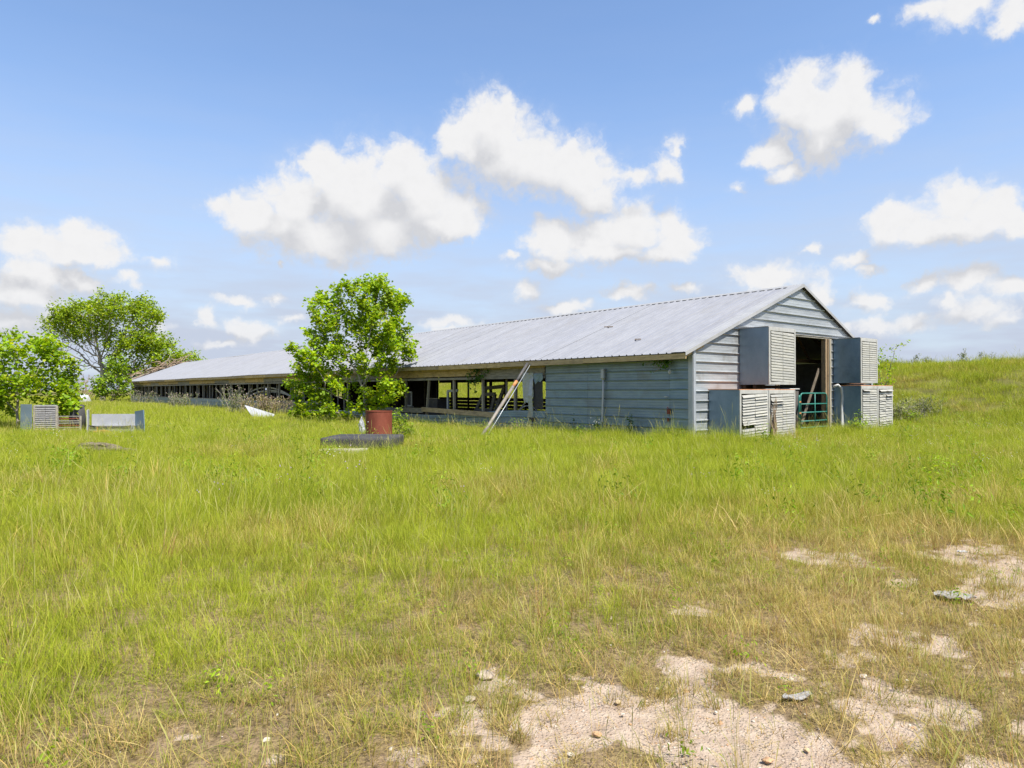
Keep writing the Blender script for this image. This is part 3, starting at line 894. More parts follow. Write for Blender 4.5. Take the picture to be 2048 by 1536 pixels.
# ------------------------------------------------------------------ fan housings: open-backed sheet boxes with shutter fronts
def fan_box(label, t0, t1, z0, z1, dep, yaw=0.0, skew=0.0, rag=0.0, rows=18, ajar=.25, miss=(), torn=()):
    w, h = t1 - t0, z1 - z0
    rt = thing('fan_housing', label, 'fan housing', Lw(t0 + w / 2, -.03, z0), BA + yaw, 'fan housings on the gable end')
    hw = w / 2
    # side, top and bottom sheets
    mb = MB()
    mb.box((-hw + .012, -dep / 2, h / 2), (.02, dep, h - .004)); mb.box((hw - .012, -dep / 2, h / 2), (.02, dep, h - .004))
    mb.build('side_sheet', M['box'], rt)
    mb = MB(); mb.box((0, -dep / 2 + .01, h + .012), (w + .03, dep + .03, .02)); mb.build('top_sheet', M['rustlight'] if z0 < 1 else M['flash'], rt)
    mb = MB(); mb.box((0, -dep / 2, .012), (w - .05, dep - .02, .02)); mb.build('bottom_sheet', M['rust'], rt)
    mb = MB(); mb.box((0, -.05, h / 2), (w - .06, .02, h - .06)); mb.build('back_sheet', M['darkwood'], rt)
    # front frame: corner posts, head and sill rails, inner reveal
    fw = .07
    yb = -dep
    for x in (-hw + fw / 2, hw - fw / 2):
        mb = MB(); mb.box((x, yb - .012, h / 2), (fw, .03, h)); mb.build('front_stile', M['frame'], rt, bevel=.004)
    mb = MB(); mb.box((0, yb - .010, h - .055), (w - 2 * fw - .004, .026, .11)); mb.build('front_rail', M['frame'], rt, bevel=.004)
    mb = MB(); mb.box((0, yb - .010, .04), (w - 2 * fw - .004, .026, .08)); mb.build('front_rail', M['frame'], rt, bevel=.004)
    mb = MB(); mb.box((-hw + fw + .035, yb + .05, h / 2), (.06, .02, h - .22)); mb.build('reveal', M['frame'], rt)
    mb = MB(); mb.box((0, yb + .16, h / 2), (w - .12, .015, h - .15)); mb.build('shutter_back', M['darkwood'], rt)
    # shutter slats in two columns meeting at a centre bar
    zt, zb = h - .125, .095
    ph = (zt - zb) / rows
    xl, xr = -hw + fw + .05, hw - fw - .006
    mb = MB(); mb.box(((xl + xr) / 2, yb - .0, (zt + zb) / 2), (.012, .02, zt - zb)); mb.build('centre_bar', M['slat'], rt)
    for r in range(rows):
        for c in range(2):
            if (r, c) in miss: continue
            xa, xb = (xl, (xl + xr) / 2 - .008) if c == 0 else ((xl + xr) / 2 + .008, xr)
            op = ajar * (1 + (.9 if ajar > .12 else .1) * (rng.random() - .5))
            if (r, c) in torn: op = .9
            zt_ = zt - r * ph
            lo = ph * 1.04
            dip = rng.normal(0, rag) ; dip2 = rng.normal(0, rag)
            mb = MB()
            pr = [(0, 0), (.010 + lo * .5 * math.sin(op), lo * .5 * math.cos(op)), (.014 + lo * math.sin(op), lo * math.cos(op)), (.004 + lo * math.sin(op), lo * math.cos(op) + .008)]
            vs = []
            nseg = 4
            for k in range(nseg + 1):
                f = k / nseg; x = xa + (xb - xa) * f
                bow = rag * .8 * math.sin(f * 3.1 * (1 + (r % 2))) * (1 if r % 3 else -1)
                for (dy, dz) in pr:
                    vs.append((x, yb - .006 - dy + bow * .5, zt_ - dz + skew * (x / w) + (dip * (1 - f) + dip2 * f) * (dz / lo) + bow * (dz / lo)))
            fs = []
            for k in range(nseg):
                for q in range(3):
                    p_ = k * 4 + q
                    fs.append((p_, p_ + 1, p_ + 5, p_ + 4))
            mb.add(vs, fs)
            mb.build('shutter_slat', M['slat'], rt)
    return rt
fa = fan_box('large upper fan housing left of the barn door, louvres all closed', 2.29, 3.78, 1.66, 3.37, .97, 0, -.05, .0008, 18, .07)
fb_ = fan_box('lower fan housing nearest the barn corner, dark side sheet, louvres drooping open', .735, 2.19, .0, 1.50, 1.0, 0, .07, .003, 16, .30, ((11, 0),), ((10, 0),))
fc = fan_box('lower fan housing beside the green gate, broken louvres and a dead vine in front', 2.215, 3.70, .0, 1.50, 1.0, 0, .05, .004, 17, .16, (), ((2, 0), (3, 0)))
fd = fan_box('upper fan housing right of the barn door, standing on two lower ones', 8.2, 9.5, 1.745, 3.32, .94, 0, 0, .0015, 18, .09)
fe = fan_box('lower fan housing right of the door, blue grey side sheet behind the hose', 8.22, 9.49, .0, 1.645, .94, 0, 0, .006, 17, .18, (), ((0, 0),))
ff = fan_box('rightmost lower fan housing, most battered louvres, at the foot of the bank', 9.52, 10.75, .0, 1.645, .94, 0, .03, .013, 16, .2, (), ((0, 0), (0, 1), (2, 1)))
# bearers the upper housings stand on
for (t0, t1, z0, z1) in ((2.3, 3.75, 1.535, 1.65), (8.25, 9.45, 1.68, 1.735)):
    a = Lw((t0 + t1) / 2, -.35, z0)
    tb = thing('wooden_bearer', 'rust stained timber bearer under the ' + ('left' if t0 < 5 else 'right') + ' upper fan housing', 'timber', a, BA, 'bearers between stacked fan housings')
    for dy in (-.15, .2):
        mb = MB(); mb.box((0, dy, (z1 - z0) / 2), (t1 - t0 - .1, .09, z1 - z0 - .012)); mb.build('beam', M['darkwood'], tb)

# ------------------------------------------------------------------ things around and inside the barn
# green tube gate in the doorway
gt = thing('tube_gate', 'green tubular steel farm gate closing the lower barn doorway', 'gate', Lw(5.72, -.12, 0), BA + .02)
mb = MB(); r_ = .024
zt, zb, w = 1.385, .22, 1.86
arc = [(0, 0, zb)] + [(0, 0, zt - .14)] + [(.14 - .14 * math.cos(a), 0, zt - .14 + .14 * math.sin(a)) for a in (.4, .8, 1.2)] + [(.16, 0, zt)]
mb.tube(arc + [(w - .16, 0, zt)] + [(w - .14 + .14 * math.sin(a), 0, zt - .14 + .14 * math.cos(a)) for a in (.4, .8, 1.2)] + [(w, 0, zt - .16), (w, 0, zb)], r_, 10)
mb.build('frame', M['gate'], gt, True)
for z in (1.02, .735, .44, .22):
    mb = MB(); mb.tube([(0, 0, z), (w, 0, z)], r_ * .92, 10); mb.build('rail', M['gate'], gt, True)
mb = MB(); mb.tube([(w * .52, -.02, zb), (w * .52, -.02, zt - .01)], r_ * .8, 8); mb.build('upright', M['gate'], gt, True)
mb = MB(); mb.tube([(-.10, .0, .1), (-.10, .0, 1.25), (-.06, 0, 1.32)], r_, 8); mb.build('hinge_post', M['gate'], gt, True)
for z in (.72, 1.1):
    mb = MB(); mb.box((-.05, 0, z), (.11, .05, .05)); mb.build('hinge', M['rustlight'], gt)

lp = thing('leaning_board', 'long brown board leaning diagonally behind the green gate', 'board', Lw(6.1, .16, 0), BA)
mb = MB(); mb.bar((0, .0, .0), (1.50, .04, 2.25), .10, .035, (0, 1, 0)); mb.build('board', M['log'], lp)

dr = thing('steel_drum', 'dark open drum with a pale rim standing inside the doorway', 'drum', Lw(7.35, 1.3, .03), BA)
mb = MB(); mb.tube([(0, 0, 0), (0, 0, .5), (0, 0, 1.5)], .42, 20); mb.build('barrel', M['darkpipe'], dr, True)
mb = MB(); mb.tube([(.43 * math.cos(a), .43 * math.sin(a), 1.50) for a in np.linspace(0, 2 * math.pi, 25)], .03, 6, False); mb.build('rim', M['plastic'], dr, True)

hs = thing('hose', 'pale grey hose hung on the split door post and reaching the grass', 'hose', Lw(8.1, -.25, 0), BA)
pts = [(-.10, .12, 1.62), (.0, .02, 1.68), (.10, -.06, 1.58), (.14, -.08, 1.30), (.08, -.09, .95), (.05, -.10, .6), (.0, -.12, .3), (-.06, -.14, .0)]
mb = MB(); mb.tube(pts, .045, 10); mb.tube([(p[0] + .10 * min(1, i / 3), p[1] - .02, p[2] - .05) for i, p in enumerate(pts[4:])], .03, 8); mb.build('tube', M['plastic'], hs, True)

# dead vine and trash in front of the lower left housings
dv = thing('dead_vine', 'brown dead creeper climbing between the two lower left louvred housings', 'dead plant', Lw(2.28, -1.12, 0), BA)
mb = MB()
for i in range(16):
    x = rng.uniform(-.06, .22); hgt = rng.uniform(.35, 1.28) if i else 1.3
    q = [(x, rng.uniform(-.12, .03), 0)]
    for k in range(1, 6):
        q.append((x * (1 - k / 9) + rng.normal(0, .03), rng.uniform(-.08, .02), hgt * k / 5))
    mb.tube(q, [.022 * (1 - k / 8) for k in range(6)], 5)
mb.build('stem', M['deadwood'], dv)
wt_ = thing('paper_tag', 'small white paper tag caught in the broken louvres', 'tag', Lw(1.10, -1.10, .58), BA)
mb = MB(); mb.box((0, 0, 0), (.12, .01, .085), Matrix.Rotation(.15, 3, 'X')); mb.build('sheet', M['plastic'], wt_)
ins = thing('insulator', 'white plastic insulator hanging on a wire under the eave corner', 'insulator', Lw(-.14, .70, 2.03), BA)
mb = MB(); mb.tube([(.035 * math.cos(a), 0, .05 * math.sin(a)) for a in np.linspace(0, 2 * math.pi, 11)], .024, 6, False); mb.build('ring', M['plastic'], ins, True)
mb = MB(); mb.tube([(0, 0, .05), (0, -.01, .40)], .005, 5); mb.build('wire', M['trim'], ins)

# leaning feed pipe and thin rod
a = Vector((-.98, 21.0, 0)); b = Lw(-.50, 6.75, 2.44)
pipe = thing('leaning_pipe', 'long pale steel pipe with an orange rust band leaning on the eave', 'pipe', a)
dv_ = b - a
mb = MB(); mb.tube([dv_ * -.03, dv_ * .66], .054, 12); mb.build('lower_tube', M['pvc'], pipe, True)
mb = MB(); mb.tube([dv_ * .665, dv_ * .735], .056, 12); mb.build('rust_band', M['rustlight'], pipe, True)
mb = MB(); mb.tube([dv_ * .735, dv_ * 1.0], .052, 12); mb.build('upper_tube_shaded', M['darkpipe'], pipe, True)  # upper length coloured dark for the eave's shadow
rod = thing('leaning_rod', 'thin pale rod leaning close beside the long pipe', 'rod', a + Vector((.17, .02, 0)))
mb = MB(); mb.tube([Vector((0, 0, 0)), b - a + Vector((-.07, -.02, -.03))], .012, 8); mb.build('shaft', M['trim'], rod, True)

# clutter seen through the opening
def frame_thing(name, label, cat, t, s, bars, mat, wd=.10, rz=0, part='rail'):
    r = thing(name, label, cat, Lw(t, s, .03), BA + rz)
    for (p, q) in bars:
        mb = MB(); mb.bar(p, q, wd, wd * .6, (1, 0, 0)); mb.build(part, mat, r)
    return r
frame_thing('timber_frame', 'dark leaning timber frame inside the open bay left of the pipe', 'frame', 1.1, 11.6,
            [((0, .75, .3), (.1, -.05, 1.55)), ((.1, -.05, 1.55), (.1, -1.35, 1.62)), ((0, -.45, .3), (.05, -.75, 1.3)), ((.05, .10, 1.28), (.05, -.75, 1.3)), ((.1, -1.35, 1.62), (.05, -.75, .55)), ((.05, -1.15, .3), (.1, -.8, 1.0)), ((0, .6, .62), (.05, -.6, .62))], M['frame_dark'], .15)
frame_thing('pale_stand', 'pale grey stand with a short arm inside the bay', 'stand', .8, 13.9, [((0, 0, .2), (.02, .06, 1.42)), ((.02, .06, 1.42), (.02, -.75, 1.45))], M['trim'], .11, 0, 'bar')
wf = thing('window_frame', 'small pale window frame standing in the dark bay behind the tree', 'window frame', Lw(.55, 17.0, .62), BA)
for (p, q) in (((0, -.28, .12), (0, -.28, .78)), ((0, .28, .12), (0, .28, .78)), ((0, -.28, .78), (0, .28, .78)), ((0, -.28, .12), (0, .28, .12))):
    mb = MB(); mb.bar(p, q, .055, .05, (1, 0, 0)); mb.build('bar', M['frame'], wf)
mb = MB(); mb.box((.02, 0, .45), (.01, .5, .62)); mb.build('pane', M['black'], wf)
mb = MB(); mb.box((0, 0, .05), (.25, .5, .10)); mb.build('block', M['greywood'], wf)
tb = thing('feed_hopper', 'dark square feed hopper with a pale rim inside the open bay', 'hopper', Lw(1.3, 15.6, .03), BA)
mb = MB(); mb.box((0, 0, .55), (.6, .95, 1.0)); mb.build('bin', M['darkpipe'], tb)
mb = MB(); mb.box((-.30, 0, 1.07), (.05, .98, .035)); mb.build('rim', M['greywood'], tb)
cb = thing('curved_pipe', 'pale curved pipe lying inside the bay beside the torn sheet', 'pipe', Lw(.5, 7.9, .03), BA)
mb = MB(); mb.tube([(0, .6 * math.cos(a), .45 + .42 * math.sin(a)) for a in np.linspace(.1, 2.6, 9)], .02, 6); mb.build('bend', M['plastic'], cb, True)
mb = MB(); mb.bar((.1, .9, .5), (.1, .2, 1.05), .05, .05); mb.build('strut', M['postwood'], cb)
# collapsed pale plastic strips arching inside
for i, (s0, s1, zpk, ze, dt) in enumerate(((33.4, 43.0, 1.68, 1.10, .9), (33.0, 43.2, 1.46, .92, 1.1), (33.0, 42.6, 1.36, .80, 1.3))):
    r = thing('plastic_strip', ('highest', 'middle', 'lowest')[i] + ' pale strip of the collapsed curtain arching inside the barn', 'strip', Lw(dt, (s0 + s1) / 2, 0), BA, 'pale arched strips in the dark barn')
    mb = MB(); hs_ = (s1 - s0) / 2
    pts = [(.0, -hs_ + (s1 - s0) * f, ze + (zpk - ze) * (1 - (2 * f - 1) ** 2)) for f in np.linspace(0, 1, 13)]
    for k in range(12):
        mb.bar(pts[k], pts[k + 1], .05, .11 if i else .09, (0, 0, 1))
    mb.build('band', M['plastic'], r)
    mb = MB(); mb.bar((.06, 0, .02), (.06, 0, zpk - .05), .06, .06); mb.build('prop', M['postwood'], r)

# fallen white sheet against the plank wall
ws_ = thing('fallen_sheet', 'white weathered sheet slumped against the barn wall in the thistles', 'metal sheet', (-13.4, 36.0, 0), 0)
mb = MB(); p_ = [(-.90, .50, .70), (-.50, .45, .58), (.85, .10, .22), (.80, .0, .02), (-.12, -.12, -.06), (-.50, .15, .30)]
mb.add([(a_, b_, c_ ) for (a_, b_, c_) in p_] + [(a_, b_ + .02, c_ - .03) for (a_, b_, c_) in p_], [(5, 4, 3, 2, 1, 0), (6, 7, 8, 9, 10, 11)] + [(i, (i + 1) % 6, (i + 1) % 6 + 6, i + 6) for i in range(6)])
mb.build('sheet', M['white'], ws_)

# rusty drum behind the black slab
x, y = (758 - 1024) / F * 19.2, 19.2
rd = thing('rusty_drum', 'large rust red open drum standing behind the black mattress', 'drum', (x, y, gz(x, y)))
n_ = 36
mb = MB()
prof = [(.372, .0), (.372, .03), (.366, .05), (.366, .86), (.374, .88), (.374, .905), (.355, .905), (.352, .4)]
for i in range(len(prof) - 1):
    o = len(mb.v)
    for k in range(n_):
        a = 2 * math.pi * k / n_
        for (r_, z_) in (prof[i], prof[i + 1]): mb.v.append((r_ * math.cos(a), r_ * math.sin(a), z_))
    for k in range(n_):
        p_ = o + 2 * k; q_ = o + 2 * ((k + 1) % n_)
        mb.f.append((p_, q_, q_ + 1, p_ + 1)); mb.m.append(0)
mb.build('shell', M['rust'], rd, True)
mb = MB(); mb.tube([(0, 0, .38), (0, 0, .4)], .352, 24); mb.build('fill', M['dirt'], rd)
mb = MB(); mb.tube([(-.235, -.285, .60), (-.25, -.30, .60)], .012, 8); mb.build('bung', M['plastic'], rd)

# black mattress-like slab
x, y = (726 - 1024) / F * 17.2, 17.3
bm_ = thing('black_mattress', 'flat black vinyl mattress slab lying in the tall grass', 'mattress', (x, y, gz(x, y)), -.06)
bm = bmesh.new(); bmesh.ops.create_cube(bm, size=1)
for v in bm.verts: v.co = Vector((v.co.x * 1.76, v.co.y * 1.5, v.co.z * .28 + .19))
bmesh.ops.bevel(bm, geom=list(bm.edges), offset=.075, segments=4, affect='EDGES', profile=.6)
bmesh.ops.subdivide_edges(bm, edges=[e for e in bm.edges if e.calc_length() > .5], cuts=7, use_grid_fill=True)
for v in bm.verts:
    v.co.z += .035 * (fbm(np.array([v.co.x * 2]), np.array([v.co.y * 2]), 91, 3)[0] - .5) * (1 if v.co.z > .1 else 0)
me = bpy.data.meshes.new('cushion'); bm.to_mesh(me); bm.free(); me.materials.append(M['black'])
me.polygons.foreach_set('use_smooth', [True] * len(me.polygons)); me.update()
link('cushion', me, bm_)
mb = MB()
c_ = [(-.85, -.72), (.85, -.72), (.85, .72), (-.85, .72), (-.85, -.72)]
for i in range(4): mb.tube([(c_[i][0], c_[i][1], .31), (c_[i + 1][0], c_[i + 1][1], .31)], .010, 6)
mb.build('piping', M['black'], bm_)
cs = thing('concrete_slab', 'pale broken concrete slab edge under the black mattress', 'slab', (x - .25, y - 1.05, gz(x, y - 1.05)), .05)
mb = MB(); mb.box((0, 0, .04), (1.1, .5, .12)); mb.build('block', M['concrete'], cs, bevel=.02)

# pale rag on a stake beside the drum
x, y = (724 - 1024) / F * 22.5, 22.5
rg = thing('pale_rag', 'crumpled pale plastic bag caught beside the rusty drum', 'bag', (x, y, gz(x, y)))
bm = bmesh.new(); bmesh.ops.create_icosphere(bm, subdivisions=3, radius=.5)
for v in bm.verts:
    d = 1 + 1.9 * (fbm(np.array([v.co.x * 7 + v.co.z * 5]), np.array([v.co.y * 7 + v.co.z * 2]), 5, 3)[0] - .5)
    v.co = Vector((v.co.x * .18 * d, v.co.y * .16 * d, v.co.z * .5 * d + .28))
me = bpy.data.meshes.new('film'); bm.to_mesh(me); bm.free(); me.materials.append(M['white']); link('film', me, rg)

# open white metal bin (feeder body) lying left of centre
x, y = (221 - 1024) / F * 22.8, 22.8
tr = thing('metal_trough', 'open white sheet metal bin with splayed right side toned as shaded in the grass', 'bin', (x, y, gz(x, y)), .06)
mb = MB(); mb.box((-.02, .28, .50), (1.44, .02, .42)); mb.build('back_panel', M['white'], tr)
mb = MB(); mb.add([(-.74, .10, .33), (.70, .10, .33), (.70, .29, .30), (-.74, .29, .30), (-.74, .10, .31), (.70, .10, .31), (.70, .29, .28), (-.74, .29, .28)], [(0, 1, 2, 3), (7, 6, 5, 4), (0, 4, 5, 1), (2, 6, 7, 3)]); mb.build('shelf', M['white'], tr)
mb = MB(); mb.box((-.02, .16, .15), (1.44, .02, .30)); mb.build('front_panel', M['white'], tr)
mb = MB(); mb.box((-.70, -.03, .43), (.03, .62, .86), Matrix.Rotation(.42, 3, 'Z')); mb.build('left_side', M['white'], tr)
mb = MB(); mb.box((.92, .08, .43), (.025, .62, .80), Matrix.Rotation(.87, 3, 'Z') @ Matrix.Rotation(-.10, 3, 'X')); mb.build('right_side', M['box'], tr)  # white bin's side turned from the sun, its shade put into the colour
mb = MB(); mb.tube([(-.72, .07, .335), (-.35, .0, .285), (.1, .0, .27), (.45, .02, .30), (.66, .06, .33)], .016, 6); mb.build('bent_bar', M['darkpipe'], tr, True)
mb = MB(); mb.tube([(-.42, .0, .29), (-.40, .02, .02)], .018, 6); mb.build('rusty_bar', M['rustlight'], tr)
mb = MB(); mb.bar((.50, -.05, .12), (.84, -.2, .30), .022); mb.bar((.72, -.1, .0), (.74, -.1, .36), .022); mb.build('bracket', M['white'], tr)
rp_ = thing('rust_heap', 'low heap of orange rusted scrap in front of the white bin', 'scrap', (x - .15, y - .18, gz(x, y)))
bm = bmesh.new(); bmesh.ops.create_icosphere(bm, subdivisions=3, radius=.5)
for v in bm.verts:
    d = 1 + .7 * (fbm(np.array([v.co.x * 6 + v.co.z * 3]), np.array([v.co.y * 6]), 15, 3)[0] - .5)
    v.co = Vector((v.co.x * .75 * d, v.co.y * .35 * d, max(0, v.co.z) * .35 * d + .02))
me = bpy.data.meshes.new('flakes'); bm.to_mesh(me); bm.free(); me.materials.append(M['rustlight']); link('flakes', me, rp_)

# discarded shutter box and slatted rack under the left tree
x, y = (92 - 1024) / F * 23.6, 23.6
db = thing('shutter_box', 'discarded grey fan box with louvred front toned as shaded under the left tree', 'fan housing', (x, y, gz(x, y)), .10)
for (xx, nm, mt, yaw) in ((-.63, 'side_sheet', M['siding_shaded'], .5),):
    mb = MB(); mb.box((-.62, -.02, .50), (.48, .02, 1.0), Matrix.Rotation(-.35, 3, 'Z')); mb.build(nm, mt, db)  # side sheet carries the tree's shade in its colour
for xx in (-.36, .37):
    mb = MB(); mb.box((xx, -.01, .47), (.06, .06, .94)); mb.build('stile', M['greywood'], db)
mb = MB(); mb.box((0, .0, .955), (.74, .06, .04)); mb.build('rail', M['frame'], db)
mb = MB(); mb.box((0, .10, .47), (.70, .02, .92)); mb.build('back_sheet', M['darkwood'], db)
for r in range(13):
    for c in range(2):
        mb = MB(); mb.box((-.17 + .34 * c, -.01, .06 + r * .072), (.33, .012, .060), Matrix.Rotation(-.45 + rng.normal(0, .06), 3, 'X') @ Matrix.Rotation(rng.normal(0, .02), 3, 'Y')); mb.build('shutter_slat', M['debris'], db)  # slats in a darker mottled grey for the tree's shade
x2 = (140 - 1024) / F * 23.7; y2 = 23.7
rk = thing('slatted_rack', 'low rusty slatted rack leaning beside the discarded fan box', 'rack', (x2, y2, gz(x2, y2)), .08)
for xx in (-.37, .36):
    mb = MB(); mb.box((xx, 0, .30), (.045, .05, .62)); mb.build('stile', M['greywood'], rk)
for r in range(8):
    mb = MB(); mb.box((0, -.01, .05 + r * .078), (.72, .03, .034), Matrix.Rotation(rng.normal(0, .015), 3, 'Y')); mb.build('slat', M['greywood'] if r % 3 else M['rust'], rk)
bl = thing('black_barrel', 'black plastic tub tipped behind the slatted rack', 'tub', (x2 - .18, y2 + .75, gz(x2, y2)), 0)
mb = MB(); mb.tube([(0, 0, .02), (-.03, 0, .5), (-.02, 0, .98)], [.24, .27, .20], 14); mb.build('shell', M['black'], bl, True)

# rotten log in the grass
x, y = (205 - 1024) / F * 16.0, 16.0
lg = thing('rotten_log', 'short grey rotten log sunk in the tall grass at left', 'log', (x, y, gz(x, y)), .06)
bm = bmesh.new(); bmesh.ops.create_icosphere(bm, subdivisions=4, radius=1)
for v in bm.verts:
    a_ = fbm(np.array([v.co.x * 2.2 + 3]), np.array([v.co.y * 5 + v.co.z * 4]), 35, 4)[0]
    d = 1 + 1.1 * (a_ - .5)
    v.co = Vector((v.co.x * .62, v.co.y * .20 * d, max(-.02, v.co.z * .15 * d * (1.15 - .45 * (v.co.x + .3))) + .07))
me = bpy.data.meshes.new('trunk'); bm.to_mesh(me); bm.free(); me.materials.append(M['log']); link('trunk', me, lg)
mb = MB(); mb.tube([(-.1, -.18, .09), (.4, -.2, .11), (.85, -.12, .07)], [.05, .05, .03], 8); mb.build('branch', M['log'], lg)

# pale tarp lump far behind between the shrubs
x, y = (160 - 1024) / F * 72, 72
pt = thing('pale_tarp', 'pale blue tarp glimpsed between the far bushes beyond the barn', 'tarp', (x, y, gz(x, y)))
bm = bmesh.new(); bmesh.ops.create_icosphere(bm, subdivisions=3, radius=1)
for v in bm.verts:
    d = 1 + .5 * (fbm(np.array([v.co.x * 2 + v.co.z]), np.array([v.co.y * 2]), 25, 3)[0] - .5)
    v.co = Vector((v.co.x * 1.0 * d, v.co.y * 1.0 * d, max(0, v.co.z) * 1.15 * d))
me = bpy.data.meshes.new('sheet'); bm.to_mesh(me); bm.free(); me.materials.append(M['white']); link('sheet', me, pt)

# ------------------------------------------------------------------ stones and scraps on the bare ground
def blob_mesh(name, sx, sy, sz, seed, mat, sub=3, amp=.5):
    bm = bmesh.new(); bmesh.ops.create_icosphere(bm, subdivisions=sub, radius=1)
    for v in bm.verts:
        a = fbm(np.array([v.co.x * 1.7 + seed]), np.array([v.co.y * 1.7 + v.co.z * 2.1]), seed, 3)[0]
        d = 1 + amp * (a - .5) * 2
        v.co = Vector((v.co.x * sx * d, v.co.y * sy * d, v.co.z * sz * d))
    me = bpy.data.meshes.new(name); bm.to_mesh(me); bm.free(); me.materials.append(mat)
    me.polygons.foreach_set('use_smooth', [True] * len(me.polygons)); me.update()
    return me
def stone_mat(nm, c):
    return surf(nm, tuple(k * .8 for k in c), tuple(min(1, k * 1.15) for k in c), tuple(k * .55 for k in c), 25, (1, 1, 1), .85, 0, .4, .5, 0, 120, .2)
SC = {'orange': stone_mat('orange_stone', (.44, .27, .15)), 'white': stone_mat('white_stone', (.50, .44, .36)), 'grey': stone_mat('grey_stone', (.36, .29, .225)), 'yellow': stone_mat('yellow_stone', (.46, .345, .20))}
ST = [(1533, 1519, 30, 'orange', 'flat orange stone at the very bottom edge among the sand'),
      (1235, 1403, 18, 'yellow', 'yellow stone beside the grass tuft in the sandy patch'),
      (1192, 1468, 22, 'orange', 'tan stone behind the middle grass tuft in the sand'),
      (1724, 1351, 20, 'white', 'white stone right of the curved metal scrap'),
      (1430, 1420, 10, 'white', 'tiny bright white pebble left of the curved scrap'),
      (1368, 1532, 16, 'white', 'white pebble at the bottom edge left of the orange stone'),
      (940, 1398, 30, 'grey', 'grey clod in a hollow at the left edge of the sand'),
      (970, 1352, 46, 'grey', 'broad flat pinkish grey rock above the sand patch'),
      (1380, 987, 20, 'white', 'pale stone half hidden in the mid field grass'),
      (1798, 1219, 14, 'white', 'pale stone left of the crumpled grey sheet'),
      (1245, 1428, 12, 'white', 'small pale pebble below the yellow stone'),
      (1610, 1498, 16, 'yellow', 'ochre pebble right of the flat orange stone'),
      (1140, 1508, 16, 'white', 'pale pebble by the lowest tuft in the sand'),
      (535, 1476, 20, 'white', 'pale stone alone in the grass at lower left'),
      (1100, 1280, 18, 'grey', 'grey stone in the thin turf near the centre')]
for i, (u, v, wpx, c, lab) in enumerate(ST):
    x, y = G(u, v); r_ = wpx / F * y / 2 * .82
    o = link('stone', blob_mesh('stone', r_, r_ * .8, r_ * .42, 3 + i * 7, SC[c]), None, (x, y, gz(x, y) + r_ * .12))
    o.rotation_euler = (0, 0, i * 1.3)
    tag(o, lab, 'stone', 'larger stones on the bare ground')

def crumple(name, label, cat, u, v, w, dpt, hgt, mat, seed, rz=0, curve=0):
    x, y = G(u, v)
    nx_, ny_ = 16, 10
    vs, fs = [], []
    for j in range(ny_ + 1):
        for i in range(nx_ + 1):
            a, b = i / nx_ - .5, j / ny_ - .5
            e = .09 * (fbm(np.array([a * 6 + seed]), np.array([b * 6.]), seed, 2)[0] - .5)
            zz = hgt * (fbm(np.array([a * 5 + seed]), np.array([b * 5]), seed + 1, 3)[0]) + .006 + curve * (a * a * 4)
            k = 1 - .35 * (abs(b) * 2) ** 3
            vs.append((a * w * k + e * w, b * dpt * (1 - .4 * (abs(a) * 2) ** 3) + e * dpt, zz))
    for j in range(ny_):
        for i in range(nx_):
            p_ = j * (nx_ + 1) + i; fs.append((p_, p_ + 1, p_ + nx_ + 2, p_ + nx_ + 1))
    me = bpy.data.meshes.new(name); me.from_pydata(vs, [], fs); me.materials.append(mat); me.update()
    o = link(name, me, None, (x, y, gz(x, y) + .008)); o.rotation_euler = (0, 0, rz)
    sm = o.modifiers.new('thickness', 'SOLIDIFY'); sm.thickness = .004
    tag(o, label, cat)
crumple('crumpled_sheet', 'crumpled grey sheet lying on sand at the right edge', 'scrap', 1908, 1194, .27, .15, .05, M['debris'], 7, -.2)
crumple('metal_scrap', 'curved strip of grey metal lying on the sandy patch', 'scrap', 1592, 1398, .16, .05, .012, M['debris'], 9, .25, .012)
crumple('white_litter', 'small white crumpled litter in the thin grass at right', 'litter', 1923, 1104, .085, .05, .03, M['plastic'], 13, -.5)

# ------------------------------------------------------------------ trees and bushes
def colonize(start, att, step, di, dk, iters, seed, up=.05):
    rg_ = np.random.default_rng(seed)
    nodes = [np.array(p, float) for p in start]
    par = [-1] + list(range(len(start) - 1))
    att = np.asarray(att, float)
    nd = np.full(len(att), 1e9); ni = np.zeros(len(att), int)
    def upd(lo):
        nn = np.array(nodes[lo:])
        d = np.linalg.norm(att[:, None, :] - nn[None], axis=2)
        k = d.argmin(1); dm = d[np.arange(len(att)), k]
        b = dm < nd
        nd[b] = dm[b]; ni[b] = k[b] + lo
    upd(0)
    alive = np.ones(len(att), bool); grown = {}
    for it in range(iters):
        alive &= nd > dk
        sel = np.where(alive & (nd < di))[0]
        if len(sel) == 0: break
        dirs = att[sel] - np.array(nodes)[ni[sel]]
        dirs /= np.linalg.norm(dirs, axis=1)[:, None] + 1e-9
        acc = {}
        for j, q in enumerate(ni[sel]):
            acc[q] = acc.get(q, 0) + dirs[j]
        lo = len(nodes)
        for q, v in acc.items():
            v = v / (np.linalg.norm(v) + 1e-9) + rg_.normal(0, .16, 3) + (0, 0, up)
            v /= np.linalg.norm(v)
            key = (q, tuple(np.round(v, 1)))
            if grown.get(q, 0) >= 4: 
                continue
            grown[q] = grown.get(q, 0) + 1
            nodes.append(nodes[q] + v * step); par.append(q)
        if len(nodes) == lo: break
        upd(lo)
    return np.array(nodes), np.array(par)

def radii(nodes, par, tip, e=2.3):
    w = np.zeros(len(nodes))
    kids = np.bincount(par[par >= 0], minlength=len(nodes))
    for i in range(len(nodes) - 1, -1, -1):
        if kids[i] == 0: w[i] = tip ** e
        if par[i] >= 0: w[par[i]] += w[i]
    return w ** (1 / e), kids

